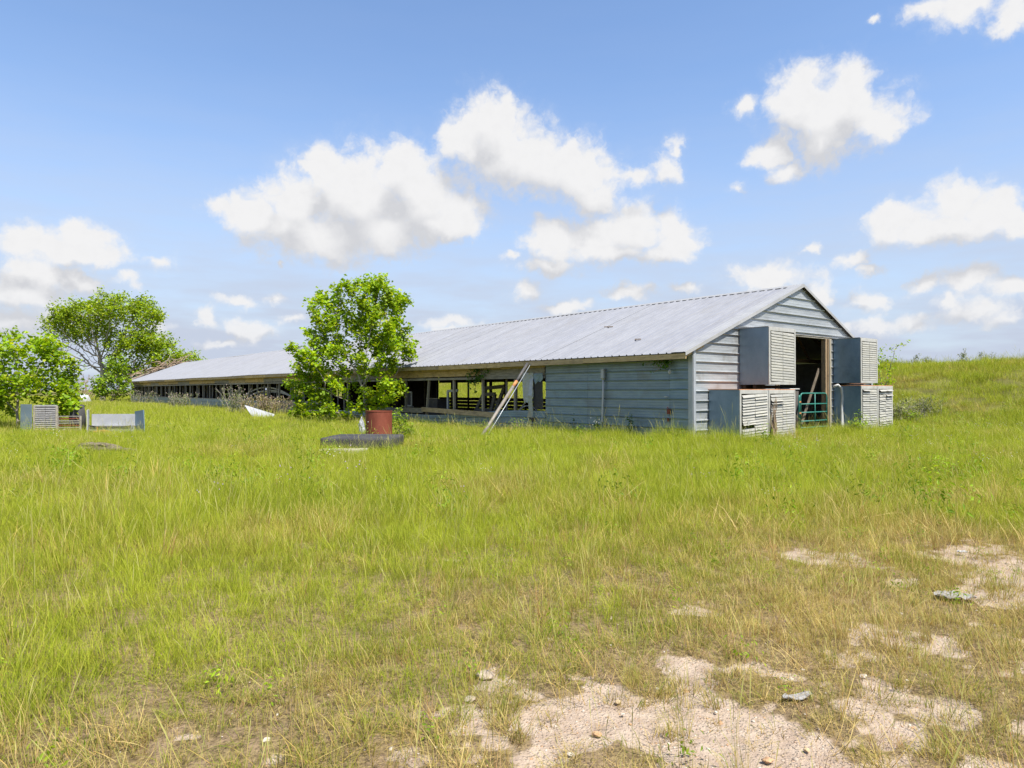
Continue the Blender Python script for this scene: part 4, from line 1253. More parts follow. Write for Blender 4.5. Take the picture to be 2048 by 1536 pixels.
def limb_mesh(name, nodes, par, r, mat, flare=1.5, base_z=.5):
    idx = np.where(par >= 0)[0]
    a, b = nodes[par[idx]], nodes[idx]
    ra, rb = np.minimum(r[par[idx]], r[idx] * 1.35), r[idx]
    d = b - a; L_ = np.linalg.norm(d, axis=1)[:, None] + 1e-9; d = d / L_
    ref = np.where(np.abs(d[:, 2:3]) > .9, np.array([[1., 0, 0]]), np.array([[0, 0, 1.]]))
    x = np.cross(d, ref); x /= np.linalg.norm(x, axis=1)[:, None]; y = np.cross(d, x)
    K = 5
    ang = np.arange(K) * 2 * np.pi / K
    ring = x[:, None] * np.cos(ang)[None, :, None] + y[:, None] * np.sin(ang)[None, :, None]
    va = a[:, None] - d[:, None] * (L_ * .12)[:, None] + ring * ra[:, None, None]
    vb = b[:, None] + ring * rb[:, None, None]
    V = np.concatenate([va, vb], 1).reshape(-1, 3)
    base = (np.arange(len(idx)) * 2 * K)[:, None]
    fs = []
    for k in range(K):
        k2 = (k + 1) % K
        fs.append(base + np.array([[k, k2, k2 + K, k + K]]))
    return mesh_np(name, V, [np.concatenate(fs)], [mat], True)

def leaf_mesh(name, cen, size, mat, seed, upbias=.6, aspect=.8, droop=.3):
    rg_ = np.random.default_rng(seed)
    n_ = len(cen)
    nrm = rg_.normal(0, 1, (n_, 3)); nrm[:, 2] = np.abs(nrm[:, 2]) * 1.0 + upbias
    nrm /= np.linalg.norm(nrm, axis=1)[:, None]
    ax = rg_.normal(0, 1, (n_, 3)); ax[:, 2] -= droop
    ax -= nrm * (ax * nrm).sum(1)[:, None]; ax /= np.linalg.norm(ax, axis=1)[:, None]
    sd = np.cross(nrm, ax)
    s = size * rg_.uniform(.6, 1.3, n_)[:, None]
    p0 = cen - ax * s * .5; p2 = cen + ax * s * .5
    fold = nrm * s * .12
    p1 = cen + sd * s * aspect * .5 + fold - ax * s * .08; p3 = cen - sd * s * aspect * .5 + fold - ax * s * .08
    V = np.stack([p0, p1, p2, p3], 1).reshape(-1, 3)
    b = (np.arange(n_) * 4)[:, None]
    F_ = np.concatenate([b + np.array([[0, 1, 2]]), b + np.array([[0, 2, 3]])])
    rnd = np.repeat(rg_.random(n_), 4)
    return mesh_np(name, V, [F_], [mat], False, {'rnd': rnd})

def ell(n_, c, r, rg_, shell=.35):
    v = rg_.normal(0, 1, (n_, 3)); v /= np.linalg.norm(v, axis=1)[:, None]
    rad = rg_.uniform(shell ** 3, 1, n_) ** (1 / 3)
    return np.array(c) + v * rad[:, None] * np.array(r)

def tree(name, label, cat, loc, trunk_pts, blobs, step, di, dk, leaf_size, per, spread, bark, leafm, seed, tip=.006, bare_blobs=(), group=None, iters=140, leaf_r=None, cull_house=False, upbias=.6, maxr=.2, aspect=.8, lump=None):
    rg_ = np.random.default_rng(seed)
    if lump:
        # break the smooth envelope into boughs: clusters of leaves with gaps between, some reaching out past it
        att, cl = [], []
        for (c, r, k) in blobs:
            m_ = max(2, int(k / lump[1]))
            cc = ell(m_, c, np.array(r) * 1.0, rg_, .45)
            for q in cc:
                rr = lump[0] * rg_.uniform(.55, 1.25)
                att.append(ell(int(lump[1] * .8), q, (rr, rr, rr * .75), rg_, .1)); cl.append((q, (rr * 1.3,) * 3, 0))
            att.append(ell(int(k * .12), c, r, rg_, .2))
        blobs = list(blobs) + cl
    else:
        att = [ell(k, c, r, rg_) for (c, r, k) in blobs]
    nl = sum(len(a) for a in att)
    att += [ell(k, c, r, rg_) for (c, r, k) in bare_blobs]
    att = np.concatenate(att)
    att = att[att[:, 2] > .12]
    def ok(p):
        t, s = to_local(p[:, 0] + loc[0], p[:, 1] + loc[1])
        z = p[:, 2] + loc[2]
        inside = (t > -.62) & (z < EAVE_Z + (t - EAVE_T) * SL + .18) & (z > 2.2)
        return ~(inside | (t > -.14) & (z < 2.5))
    if cull_house: att = att[ok(att)]
    nodes, par = colonize(trunk_pts, att, step, di, dk, iters, seed)
    r, kids = radii(nodes, par, tip)
    r = np.minimum(r, maxr)
    root = thing(name, label, cat, loc, 0, group)
    link('trunk', limb_mesh('trunk', nodes, par, r, bark), root)
    thr = leaf_r or tip * 1.9
    tw = nodes[(r < thr)]
    if bare_blobs:
        keep = np.zeros(len(tw), bool)
        for (c, rr, k) in blobs:
            keep |= (((tw - np.array(c)) / (np.array(rr) * 1.12)) ** 2).sum(1) < 1
        tw = tw[keep]
    # clumps: some twigs carry more leaves
    per = per * 1.0
    kk = rg_.poisson(per * np.clip(.15 + 2.0 * (fbm(tw[:, 0] * 1.1 / max(1, leaf_size * 4) + seed, tw[:, 2] * 1.1 / max(1, leaf_size * 4) + tw[:, 1] * .7, seed, 3) - .16), .05, 2.0))
    cen = np.repeat(tw, kk, 0) + rg_.normal(0, spread, (kk.sum(), 3))
    cen = cen[cen[:, 2] > .05]
    if cull_house: cen = cen[ok(cen)]
    if len(cen) > 3: link('crown', leaf_mesh('crown', cen, leaf_size, leafm, seed + 1, upbias, aspect), root)
    return root, len(cen)

NL = {}
def gpos(u, y): 
    x = (u - 1024) / F * y
    return (x, y, gz(x, y))
# the tallow tree in front of the barn
root, NL['centre'] = tree('tallow_tree', 'rounded bright green tree in front of the barn behind the rusty drum', 'tree', gpos(733, 31),
    [(0, 0, 0), (.02, 0, .3), (.0, .02, .6), (-.05, 0, .9), (-.02, 0, 1.2)],
    [((-.65, 0, 3.5), (2.85, 1.9, 1.6), 400), ((-.25, 0, 4.6), (2.5, 1.8, 1.7), 330), ((-.1, 0, 5.6), (1.95, 1.5, 1.2), 260), ((-1.75, -.2, 2.3), (1.5, 1.5, 1.3), 170), ((-1.35, -.5, 1.05), (1.9, 1.1, .95), 190), ((-2.5, -.3, 1.75), (1.0, .9, .95), 90), ((-1.9, -.7, .55), (1.3, .8, .5), 90), ((.2, -.6, .8), (.9, .7, .6), 60),
     ((.95, -.4, 1.75), (1.05, .9, .95), 110), ((1.35, 0, 4.0), (.95, 1.3, 1.2), 100), ((-.95, 0, 6.2), (.5, .6, .5), 26), ((.75, 0, 6.05), (.55, .6, .5), 26), ((-2.9, 0, 2.9), (.75, .8, .6), 30),
     ((1.75, .0, 3.0), (.65, .8, .35), 34), ((-.1, -.7, 2.7), (1.2, .8, .8), 70), ((-3.2, 0, 2.05), (.45, .4, .25), 10), ((.15, 0, 6.3), (.5, .5, .3), 16)],
    .16, 1.6, .27, .165, 20, .12, M['palebark'], M['leaf'], 5, .0065, leaf_r=.0125, cull_house=True, maxr=.12, lump=(.50, 16))
# left foreground tree
root, NL['left'] = tree('broadleaf_tree', 'low spreading leafy tree at the left edge over the discarded fan box', 'tree', gpos(36, 25.0),
    [(0, 0, 0), (.0, 0, .35), (-.03, 0, .7), (.0, 0, 1.0)],
    [((.1, 0, 2.0), (2.2, 1.9, 1.0), 420), ((1.35, -.2, 1.6), (1.05, 1.2, .8), 150), ((-1.6, 0, 2.1), (1.8, 1.6, 1.1), 230), ((.2, 0, 2.85), (1.4, 1.2, .5), 80), ((1.15, 0, 3.25), (.45, .5, .35), 26), ((-.5, 0, 3.45), (.5, .5, .4), 22),
     ((.35, 0, 3.4), (.25, .3, .3), 10), ((1.9, -.4, 1.0), (.75, .8, .35), 60), ((2.1, -.3, 1.2), (.5, .6, .35), 40), ((-.5, .4, 1.2), (1.2, .9, .5), 60)],
    .16, 1.5, .27, .155, 27, .14, M['palebark'], M['leaf'], 9, .006, leaf_r=.0120, maxr=.13, lump=(.48, 16))
# the big half dead elm beyond the far end
y = 93.0
root, NL['elm'] = tree('elm_tree', 'largest tree, half bare grey limbs under an umbrella crown beyond the barn end', 'tree', gpos(205, y),
    [(0, 0, 0), (.1, 0, 1.0), (-.1, 0, 2.0), (.1, 0, 3.0), (0, 0, 3.8)],
    [((-3.2, 0, 11.2), (4.7, 4.4, 2.2), 380), ((2.6, 0, 12.1), (4.8, 4.2, 2.4), 400), ((5.9, 0, 10.8), (2.6, 3, 2.3), 140), ((-6.3, 0, 10.6), (1.6, 2, 1.0), 50),
     ((4.6, 0, 7.5), (3.4, 3.2, 2.5), 330), ((8.6, 0, 6.2), (3.8, 3, 2.3), 320), ((11.3, 0, 4.9), (2.0, 2, 1.5), 120), ((3.0, 0, 4.6), (2.4, 2, 2.4), 170), ((6.5, 0, 4.0), (2.6, 2, 1.6), 120)],
    .40, 3.4, .66, .36, 26, .42, M['palebark'], M['leaf_far'], 14, .028, leaf_r=.062, bare_blobs=[((-4.4, 0, 7.2), (3.4, 3.0, 2.6), 420), ((.5, 0, 8.0), (3.0, 3, 2.4), 300), ((-1.0, 0, 5.5), (2.8, 2, 1.6), 160)], maxr=.55, aspect=.7, lump=(1.25, 22))
root, NL['young'] = tree('young_tree', 'small bright green tree at the far end of the barn below the big tree', 'tree', gpos(225, 80),
    [(0, 0, 0), (.05, 0, .4), (0, 0, .8)],
    [((0, 0, 2.0), (2.4, 1.8, 1.7), 260), ((.5, 0, 4.1), (1.5, 1.3, 1.5), 150), ((-1.2, 0, 1.4), (1.4, 1.2, 1.0), 90), ((1.2, 0, 5.0), (.6, .6, .6), 30)],
    .28, 2.2, .5, .30, 15, .24, M['bark'], M['leaf_shrub'], 17, .014, maxr=.12)
root, NL['dead'] = tree('dead_bush', 'bare brown twiggy bush left of the small bright tree', 'bush', gpos(168, 82),
    [(0, 0, 0), (0, 0, .4)], [((9, 9, 9), (.01, .01, .01), 1)], .22, 2.2, .32, .1, 0.01, .1, M['deadwood'], M['leaf_shrub'], 21, .017,
    [((0, 0, 1.9), (2.2, 1.8, 1.7), 420)], maxr=.08)
# limbs fallen over the barn's far end
fl = thing('fallen_limb', 'brown fallen limb and twigs lying over the far end of the barn roof', 'branch', Lw(0, LEN + .4, 0), BA)
mb = MB()
for i in range(46):
    t0 = rng.uniform(-1.5, 6.0); zz = roof_z(max(-.4, t0)) + rng.uniform(.0, .55)
    p = Vector((t0, rng.uniform(-.9, 1.2), zz)); q = [p]
    dr_ = Vector((rng.uniform(.5, 1.0), rng.normal(0, .35), SL * rng.uniform(.4, 1.6)))
    if rng.random() < .35: dr_ = Vector((-rng.uniform(.4, .8), rng.normal(0, .3), rng.uniform(-.3, .25)))
    for k in range(5):
        p = p + dr_ * .45 + Vector(rng.normal(0, .12, 3)); q.append(p)
    r0 = rng.uniform(.03, .10)
    mb.tube(q, [r0 * (1 - k / 7) for k in range(6)], 5)
mb.build('limb', M['deadwood'], fl, True)
mb = MB(); mb.tube([(-2.0, .8, .0), (-1.2, .6, 1.6), (.4, .4, 2.9), (3.0, .3, 4.0), (6.2, .6, 5.25)], [.22, .2, .17, .13, .07], 8); mb.build('trunk', M['bark'], fl, True)

for (nm, lab, u, y, blobs, ls, per, lm, tip) in (
    ('leafy_bush', 'light green leafy bush growing just right of the rusty drum', 797, 19.6, [((0, 0, .45), (.26, .25, .38), 60), ((.12, .0, .75), (.13, .14, .2), 18), ((-.12, 0, .72), (.12, .12, .2), 18), ((.2, .1, .3), (.3, .3, .25), 50)], .060, 16, 'leaf_shrub', .004),
    ('sapling', 'leaning green sapling at the foot of the bank right of the barn', 1776, 32.5, [((-.35, 0, 1.7), (.7, .7, 1.1), 130), ((.25, 0, 2.9), (.45, .4, .35), 30), ((.75, 0, 3.05), (.3, .3, .16), 14), ((-.8, 0, 2.5), (.4, .4, .3), 20)], .125, 6.5, 'leaf', .006),
    ('low_bush', 'small dark green bush on the lower slope of the bank', 1816, 27.5, [((0, 0, .42), (.5, .4, .32), 70)], .085, 6, 'leaf', .005),
    ('low_bush', 'bright green bush growing against the right hand fan housings', 1716, 23.0, [((0, 0, .38), (.32, .3, .34), 70), ((.1, 0, .7), (.12, .12, .12), 10)], .065, 7, 'leaf_shrub', .004)):
    loc = gpos(u, y)
    root, c_ = tree(nm, lab, 'bush' if 'bush' in nm else 'tree', loc, [(0, 0, 0), (0, 0, .12), (.02, 0, .22)] if y < 30 else [(0, 0, 0), (-.1, 0, .4), (-.1, 0, .8)], blobs, .08 if y < 30 else .15, 1.2, .12 if y < 30 else .26, ls, per, .05 if y < 30 else .10, M['bark'], M[lm], int(u), tip, maxr=.05)
# tree tops showing far behind the roof
for (u, lab) in ((408, 'distant treetop just left of the ridge behind the barn roof'), (428, 'smaller distant treetop behind the barn roof')):
    loc = gpos(u, 150)
    hgt = 8.2 if u < 420 else 7.6
    root, c_ = tree('distant_tree', lab, 'tree', loc, [(0, 0, 0), (0, 0, 2), (0, 0, 4)], [((0, 0, hgt - 2.2), (2.0, 2, 2.2), 120)], .6, 5, 1.0, .5, 7, .4, M['bark'], M['leaf_far'], int(u), .03, maxr=.25)

# vines on the eave
def vine(label, t, s, z, w, h, nleaf, seed, size):
    v = thing('climbing_vine', label, 'vine', Lw(t, s, z), BA, 'vines hanging from the eave')
    rg_ = np.random.default_rng(seed)
    mb = MB(); tips = []
    for i in range(9):
        p = Vector((0, rg_.normal(0, w * .25), h * .3)); q = [p]
        for k in range(5):
            p = p + Vector((rg_.normal(-.01, .03), rg_.normal(0, w * .16), rg_.uniform(-h * .3, h * .12))); q.append(p); tips.append(p)
        mb.tube(q, .006, 4)
    mb.build('stem', M['deadwood'], v)
    tp = np.array([tuple(p) for p in tips]); k = rg_.integers(0, len(tp), nleaf)
    cen = tp[k] + rg_.normal(0, .07, (nleaf, 3)) * np.array([.6, w, h])
    cen[:, 0] = -np.abs(cen[:, 0]) - .03
    link('foliage', leaf_mesh('foliage', cen, size, M['leaf_dark'], seed, .2), v)
vine('dark green vine hanging off the header planks left of the leaning pipe', -.07, 10.3, 2.05, 1.1, .9, 300, 31, .09)
vine('small dark vine under the eave near the barn corner', -.12, 1.05, 2.28, .8, .35, 110, 32, .08)

# thistles and dry weeds along the wall
def weeds(name, label, u, y, wid, hgt, nst, mat, seed, heads=True, group='thistle clumps along the barn wall'):
    loc = gpos(u, y)
    root = thing(name, label, 'weed', loc, 0, group)
    rg_ = np.random.default_rng(seed)
    mb = MB(); hd = MB(); cen = []
    for i in range(nst):
        x0 = rg_.normal(0, wid * .26); h_ = hgt * rg_.uniform(.55, 1.0)
        lean = rg_.normal(0, .14) + x0 * .12
        p = Vector((x0, rg_.normal(0, wid * .16), 0)); q = [p]
        for k in range(5):
            p = p + Vector((lean * h_ / 5 * (1 + k * .3), rg_.normal(0, .03), h_ / 5)); q.append(p)
        mb.tube(q, [.016, .014, .012, .010, .008, .005], 4)
        for b in range(6):
            f = rg_.uniform(.3, 1); k = min(4, int(f * 5)); a = q[k].lerp(q[k + 1], f * 5 - k)
            e = a + Vector((rg_.normal(0, .16), rg_.normal(0, .12), rg_.uniform(.08, .28)))
            mb.tube([a, e], [.007, .004], 3)
            if heads and b < 3:
                hd.tube([e, e + Vector((0, 0, .03)), e + Vector((0, 0, .07))], [.010, .024, .012], 5)
            for j in range(5): cen.append(a.lerp(e, rg_.random()) + Vector(rg_.normal(0, .05, 3)))
        for j in range(10):
            f = rg_.uniform(.02, .75); k = min(4, int(f * 5)); cen.append(q[k].lerp(q[k + 1], f * 5 - k) + Vector(rg_.normal(0, .09, 3)))
    mb.build('stem', M['deadwood'] if mat == 'thistle' else M['greywood'], root)
    if heads: hd.build('flower_head', M['thistle_head'], root)
    link('foliage', leaf_mesh('foliage', np.array([tuple(c) for c in cen]), .11, M[mat], seed, .0, .35), root)
weeds('thistle_clump', 'widest clump of dry pink headed thistles beside the fallen white sheet', 528, 40.0, 2.6, 1.25, 46, 'thistle', 41)
weeds('thistle_clump', 'tall green thistle clump left of the fallen white sheet', 470, 42.5, 1.2, 1.75, 22, 'thistle_green', 42)
weeds('thistle_clump', 'grey green thistle clump halfway along the low metal wall', 358, 54.5, 1.9, 1.35, 34, 'thistle_green', 43)
weeds('thistle_clump', 'small thistle clump near the far end of the metal wall', 290, 70, 1.3, 1.35, 16, 'thistle_green', 44)
weeds('thistle_clump', 'pale forked weed at the far end of the low metal wall', 268, 74, .8, 1.6, 7, 'thistle_green', 45)
for i, (u, y, w, h_, lab) in enumerate(((1796, 27.5, 1.0, .95, 'white flowering weed clump touching the rightmost fan housing'), (1843, 29.5, 1.3, .95, 'pale flowering weed clump part way up the bank'))):
    weeds('pale_weed', lab, u, y, w, h_, 40, 'yarrow', 60 + i, False, 'pale flowering weeds on the bank')
for i, (u, t_, lab) in enumerate(((1826, 30.5, 'leftmost thin weed on the skyline of the bank'), (1862, 30.5, 'short bushy weed on the skyline of the bank'), (1928, 30.5, 'tall wispy weed in the middle of the bank skyline'), (1977, 30.5, 'rightmost thin weed on the skyline of the bank'))):
    r_ = (u - 1024) / F
    s_ = (C0.x + t_ * D2[0] - r_ * (C0.y + t_ * D2[1])) / (-D1[0] + r_ * D1[1])
    y = C0.y + t_ * D2[1] + s_ * D1[1]
    weeds('skyline_weed', lab, u, y, .9, (.85, .5, .9, .8)[i], (4, 6, 4, 4)[i], 'thistle_green', 70 + i, False, 'weeds on the skyline of the bank')
# darker broad leaved weeds by the wall
for i, (s_, lab) in enumerate(((2.05, 'dark leafy weed at the wall under the vertical seam'), (3.5, 'dark leafy weed at the foot of the conduit'), (4.55, 'low dark weed left of the conduit'))):
    p = Lw(-.30, s_, 0)
    root, c_ = tree('wall_weed', lab, 'weed', (p.x, p.y, gz(p.x, p.y)), [(0, 0, 0), (0, 0, .1)], [((0, 0, .40), (.16, .14, .34), 34)], .07, 1, .12, .10, 5, .05, M['bark'], M['leaf_dark'], 80 + i, .004, maxr=.02, aspect=.4, group='dark weeds at the foot of the barn wall')

# ------------------------------------------------------------------ grass: instanced tufts, one object per sort
def tuft(name, n_, Rr, Lr, w, nseg, lean, curl, mat, seed, stalk=0.0, headw=.005, flat=False):
    rg_ = np.random.default_rng(seed)
    V, F4, F3, hh, rr = [], [], [], [], []
    for i in range(n_):
        a = rg_.uniform(0, 2 * np.pi); rad = Rr * math.sqrt(rg_.random())
        b = np.array([rad * math.cos(a), rad * math.sin(a), -.01])
        az = a + rg_.normal(0, 1.0) if rg_.random() < .7 else rg_.uniform(0, 2 * np.pi)
        d = np.array([math.cos(az), math.sin(az), 0])
        st = rg_.random() < stalk
        L_ = rg_.uniform(*Lr) * (1.25 if st else 1)
        th = abs(rg_.normal(0, lean)) * (.6 if st else 1); cu = abs(rg_.normal(curl, curl * .5)) * (.6 if st else 1)
        tw = rg_.uniform(0, np.pi)
        sd0 = np.array([-d[1], d[0], 0]) * math.cos(tw * .3) + d * math.sin(tw * .3) * .5
        p = b.copy(); rv = rg_.random()
        o = len(V)
        ns = nseg + (2 if st else 0)
        ww = w * rg_.uniform(.7, 1.3) * (.55 if st else 1)
        for k in range(ns + 1):
            f = k / ns
            wid = ww * (1 - f ** 1.6) if not st else ww
            hv = f
            if st and f > .68:
                g_ = (f - .68) / .32
                wid = headw * (math.sin(min(1, g_) * 3.0) * .9 + .15); hv = 1.1
            if k == ns:
                V.append(tuple(p)); hh.append(hv); rr.append(rv)
            else:
                V.append(tuple(p - sd0 * wid / 2)); V.append(tuple(p + sd0 * wid / 2)); hh += [hv, hv]; rr += [rv, rv]
            ang = th + cu * f ** 1.5
            ang = min(ang, 2.3)
            step = L_ / ns
            p = p + (d * math.sin(ang) + np.array([0, 0, math.cos(ang)])) * step
            if flat: p[2] = max(.004, p[2] * .3)
        for k in range(ns - 1):
            q = o + 2 * k; F4.append((q, q + 1, q + 3, q + 2))
        q = o + 2 * (ns - 1); F3.append((q, q + 1, q + 2))
    me = mesh_np(name, np.array(V), [np.array(F4), np.array(F3)] if F4 else [np.array(F3)], [mat], False, {'h': hh, 'rnd': rr})
    return bpy.data.objects.new(name, me)

def gn_scatter(name, label, xy, z, rot, scl, dryv, kinds, srcs):
    col = bpy.data.collections.new(name + '_sorts')
    for i, o in enumerate(srcs):
        o.name = '%s_%02d' % (name, i); col.objects.link(o)
    me = bpy.data.meshes.new(name)
    n_ = len(xy)
    co = np.concatenate([xy, z[:, None]], 1).astype(np.float32)
    me.vertices.add(n_); me.vertices.foreach_set('co', co.ravel())
    for (k, t, v) in (('rot', 'FLOAT_VECTOR', rot), ('scl', 'FLOAT_VECTOR', scl), ('dry', 'FLOAT', dryv), ('sort', 'INT', kinds)):
        at = me.attributes.new(k, t, 'POINT')
        at.data.foreach_set('vector' if t == 'FLOAT_VECTOR' else 'value', np.ascontiguousarray(v, dtype=np.int32 if t == 'INT' else np.float32).ravel())
    o = link(name, me)
    ng = bpy.data.node_groups.new(name, 'GeometryNodeTree')
    ng.interface.new_socket('Geometry', in_out='INPUT', socket_type='NodeSocketGeometry')
    ng.interface.new_socket('Geometry', in_out='OUTPUT', socket_type='NodeSocketGeometry')
    A = ng.nodes.new; Lk = ng.links.new
    gi_ = A('NodeGroupInput'); go_ = A('NodeGroupOutput'); iop = A('GeometryNodeInstanceOnPoints'); ci = A('GeometryNodeCollectionInfo')
    ci.inputs['Collection'].default_value = col; ci.inputs['Separate Children'].default_value = True; ci.inputs['Reset Children'].default_value = True
    def attr(nm, dt):
        a_ = A('GeometryNodeInputNamedAttribute'); a_.data_type = dt; a_.inputs['Name'].default_value = nm
        return [s for s in a_.outputs if s.enabled and s.name == 'Attribute'][0]
    e2 = A('FunctionNodeEulerToRotation')
    Lk(attr('rot', 'FLOAT_VECTOR'), e2.inputs[0])
    Lk(gi_.outputs[0], iop.inputs['Points']); Lk(ci.outputs[0], iop.inputs['Instance'])
    iop.inputs['Pick Instance'].default_value = True
    Lk(attr('sort', 'INT'), iop.inputs['Instance Index']); Lk(e2.outputs[0], iop.inputs['Rotation']); Lk(attr('scl', 'FLOAT_VECTOR'), iop.inputs['Scale'])
    Lk(iop.outputs[0], go_.inputs[0])
    md = o.modifiers.new('scatter', 'NODES'); md.node_group = ng
    tag(o, label, None, None, 'stuff')
    return o

FOOT = [(-.03, 11.35, -.02, LEN + .2), (.70, 3.75, -1.06, 0), (8.2, 10.8, -1.0, 0)]
def clear(x, y):
    t, s = to_local(x, y); ok_ = np.ones(len(x), bool)
    for (a, b, c, d) in FOOT: ok_ &= ~((t > a) & (t < b) & (s > c) & (s < d))
    ok_ &= ~((np.abs(x - (726 - 1024) / F * 17.2) < .90) & (np.abs(y - 17.3) < .82))
    ok_ &= ~(np.hypot(x - (758 - 1024) / F * 19.2, y - 19.2) < .36)
    return ok_
def pts_in(y0, y1, dens, mx=.80, mc=2.6):
    area = mx * (y1 ** 2 - y0 ** 2) + 2 * mc * (y1 - y0)
    n_ = int(area * dens)
    u = rng.random(n_)
    # y with density proportional to the strip width
    a, b = mx, 2 * mc
    c0 = mx * y0 ** 2 + 2 * mc * y0
    yy = (-2 * mc + np.sqrt(4 * mc ** 2 + 4 * mx * (c0 + u * area))) / (2 * mx)
    xx = rng.uniform(-1, 1, n_) * (mx * yy + mc)
    return xx, yy
def place(name, label, layers, srcs, keep, height, drybias=0.0, tilt=.12, hvar=.3):
    X, Y_, K = [], [], []
    for (y0, y1, d, ks) in layers:
        near_l, mid_l = y1 < 10, 7 < y0 < 9
        a, b = pts_in(y0 - (2.5 if mid_l else 0), y1 + (3.5 if near_l else 0), d)
        pk = np.ones(len(a))
        if near_l: pk = 1 - sstep(b, y1 - 2.0, y1 + 3.5)
        if mid_l: pk = sstep(b, y0 - 2.5, y0 + 2.0)
        kp = rng.random(len(a)) < pk; a, b = a[kp], b[kp]
        X.append(a); Y_.append(b); K.append(rng.choice(ks, len(a)))
    x = np.concatenate(X); y = np.concatenate(Y_); k = np.concatenate(K)
    m_ = (rng.random(len(x)) < keep(x, y)) & clear(x, y)
    x, y, k = x[m_], y[m_], k[m_]
    z = ground_z(x, y)
    n_ = len(x)
    wind = (fbm(x * .35, y * .35, 91, 3) - .5)
    wind2 = (fbm(x * 1.4, y * 1.4, 191, 2) - .5); wind3 = (fbm(x * 1.4 + 50, y * 1.4, 192, 2) - .5)
    rot = np.stack([rng.normal(0, tilt * 1.5, n_) + wind2 * .6, rng.normal(0, tilt * 1.5, n_) + wind * .2 + wind3 * .6, rng.uniform(0, 6.283, n_)], 1)
    hz = height(x, y) * np.clip(rng.normal(1, hvar, n_), .45, 1.8)
    wd = .6 + .4 * hz
    scl = np.stack([wd, wd, hz], 1)
    dv = np.clip(dry(x, y) + drybias + rng.normal(0, .10, n_), 0, 1)
    gn_scatter(name, label, np.stack([x, y], 1), z, rot, scl, dv, k, srcs)
    return n_

def lush(x, y):
    """relative height of the sward: tall towards the left, the barn and the bank foot, cropped on the worn ground"""
    t, s = to_local(x, y)
    h = .40 + .55 * fbm(x * .3, y * .3, 81, 3) + .75 * (fbm(x * 1.3, y * 1.3, 83, 3) - .2)
    wall = np.exp(-np.abs(t + .35) / .55) * sstep(s, -3, 0) * (1 - sstep(s, 5.5, 8)) + np.exp(-np.abs(s + 1.1) / .8) * sstep(t, -2, 0) * (1 - sstep(t, 11, 13))
    h = h + .62 * np.clip(wall, 0, 1) * (.4 + 1.2 * fbm(x * 1.7, y * 1.7, 84, 2)) * (1 - sstep(s, 9, 30))
    h = h * (1 - .72 * thin(x, y)) * (1 + .05 * sstep(-x, .3, 2.5) * (1 - sstep(y, 7, 12)))
    h *= 1 - .42 * sstep(y, 9, 15) * 0
    h *= 1 - .60 * np.exp(-((t + 1.5) / 3.0) ** 2) * sstep(s, 5.5, 8)
    return np.clip(h, .12, 2)
NG = {}
nearT = [tuft('t', 34, .085, (.06, .22), .0026, 4, .48, .9, M['grass'], 100 + i) for i in range(7)]
midT = [tuft('t', 76, .20, (.07, .33), .0040, 3, .70, 1.2, M['grass'], 120 + i) for i in range(6)]
farT = [tuft('t', 110, .50, (.12, .38), .011, 2, .36, 1.0, M['grass'], 140 + i) for i in range(5)]
NG['meadow'] = place('meadow_grass', 'tall yellow green meadow grass over the whole field',
    [(1.7, 8.5, 115, list(range(7))), (7.5, 27, 40, list(range(7, 13))), (25, 75, 6.0, list(range(13, 18))), (75, 150, 1.6, list(range(13, 18)))],
    nearT + midT + farT, lambda x, y: np.clip((1 - 1.05 * bare(x, y)) * (1 - .48 * thin(x, y)), .012, 1), lush)
turfT = [tuft('t', 24, .06, (.03, .10), .0034, 2, .75, .9, M['turf'], 160 + i) for i in range(6)]
NG['turf'] = place('short_turf', 'short thin turf between the taller grass', [(1.7, 9.5, 95, list(range(6)))], turfT,
    lambda x, y: np.clip(1 - 1.0 * bare(x, y) + .5 * sstep(fbm(x * 3.3, y * 3.3, 88, 3), .52, .62), .02, 1), lambda x, y: .7 + .5 * fbm(x * 2, y * 2, 85, 2), .0, .2)
stalkN = [tuft('t', 7, .06, (.22, .44), .0024, 5, .20, .55, M['grass'], 180 + i, .5, .0042) for i in range(6)]
stalkM = [tuft('t', 14, .20, (.28, .50), .0034, 5, .40, 1.1, M['grass'], 190 + i, .45, .0050) for i in range(5)]
stalkF = [tuft('t', 18, .45, (.30, .52), .0075, 4, .26, .8, M['grass'], 197 + i, .45, .010) for i in range(4)]
NG['stalks'] = place('seeding_grass', 'taller seeding grass stalks with pale heads', [(1.7, 8.5, 19, list(range(6))), (7.5, 28, 9, list(range(6, 11))), (27, 70, 2.0, list(range(11, 15)))], stalkN + stalkM + stalkF,
    lambda x, y: np.clip((1 - .8 * bare(x, y)) * (.25 + 1.1 * fbm(x * .7, y * .7, 87, 3)), .06, 1), lambda x, y: .30 + .72 * lush(x, y), .05, .14)
strawT = [tuft('t', 16, .09, (.06, .22), .0032, 3, .85, .8, M['straw'], 210 + i) for i in range(5)]
strawM = [tuft('t', 18, .20, (.18, .42), .0065, 3, .6, 1.0, M['straw'], 217 + i) for i in range(4)]
NG['straw'] = place('dry_grass', 'dry straw coloured grass mixed through the field', [(1.7, 9, 34, list(range(5))), (8, 30, 9, list(range(5, 9)))], strawT + strawM,
    lambda x, y: np.clip((1 - .9 * bare(x, y)) * sstep(dry(x, y) + .25 * (fbm(x * 1.5, y * 1.5, 93, 3) - .5), .10, .6), 0, 1), lambda x, y: .75 + .3 * lush(x, y), .2, .2)
redT = [tuft('t', 14, .05, (.10, .24), .0026, 3, .30, .5, M['red'], 230 + i, .4, .004) for i in range(4)]
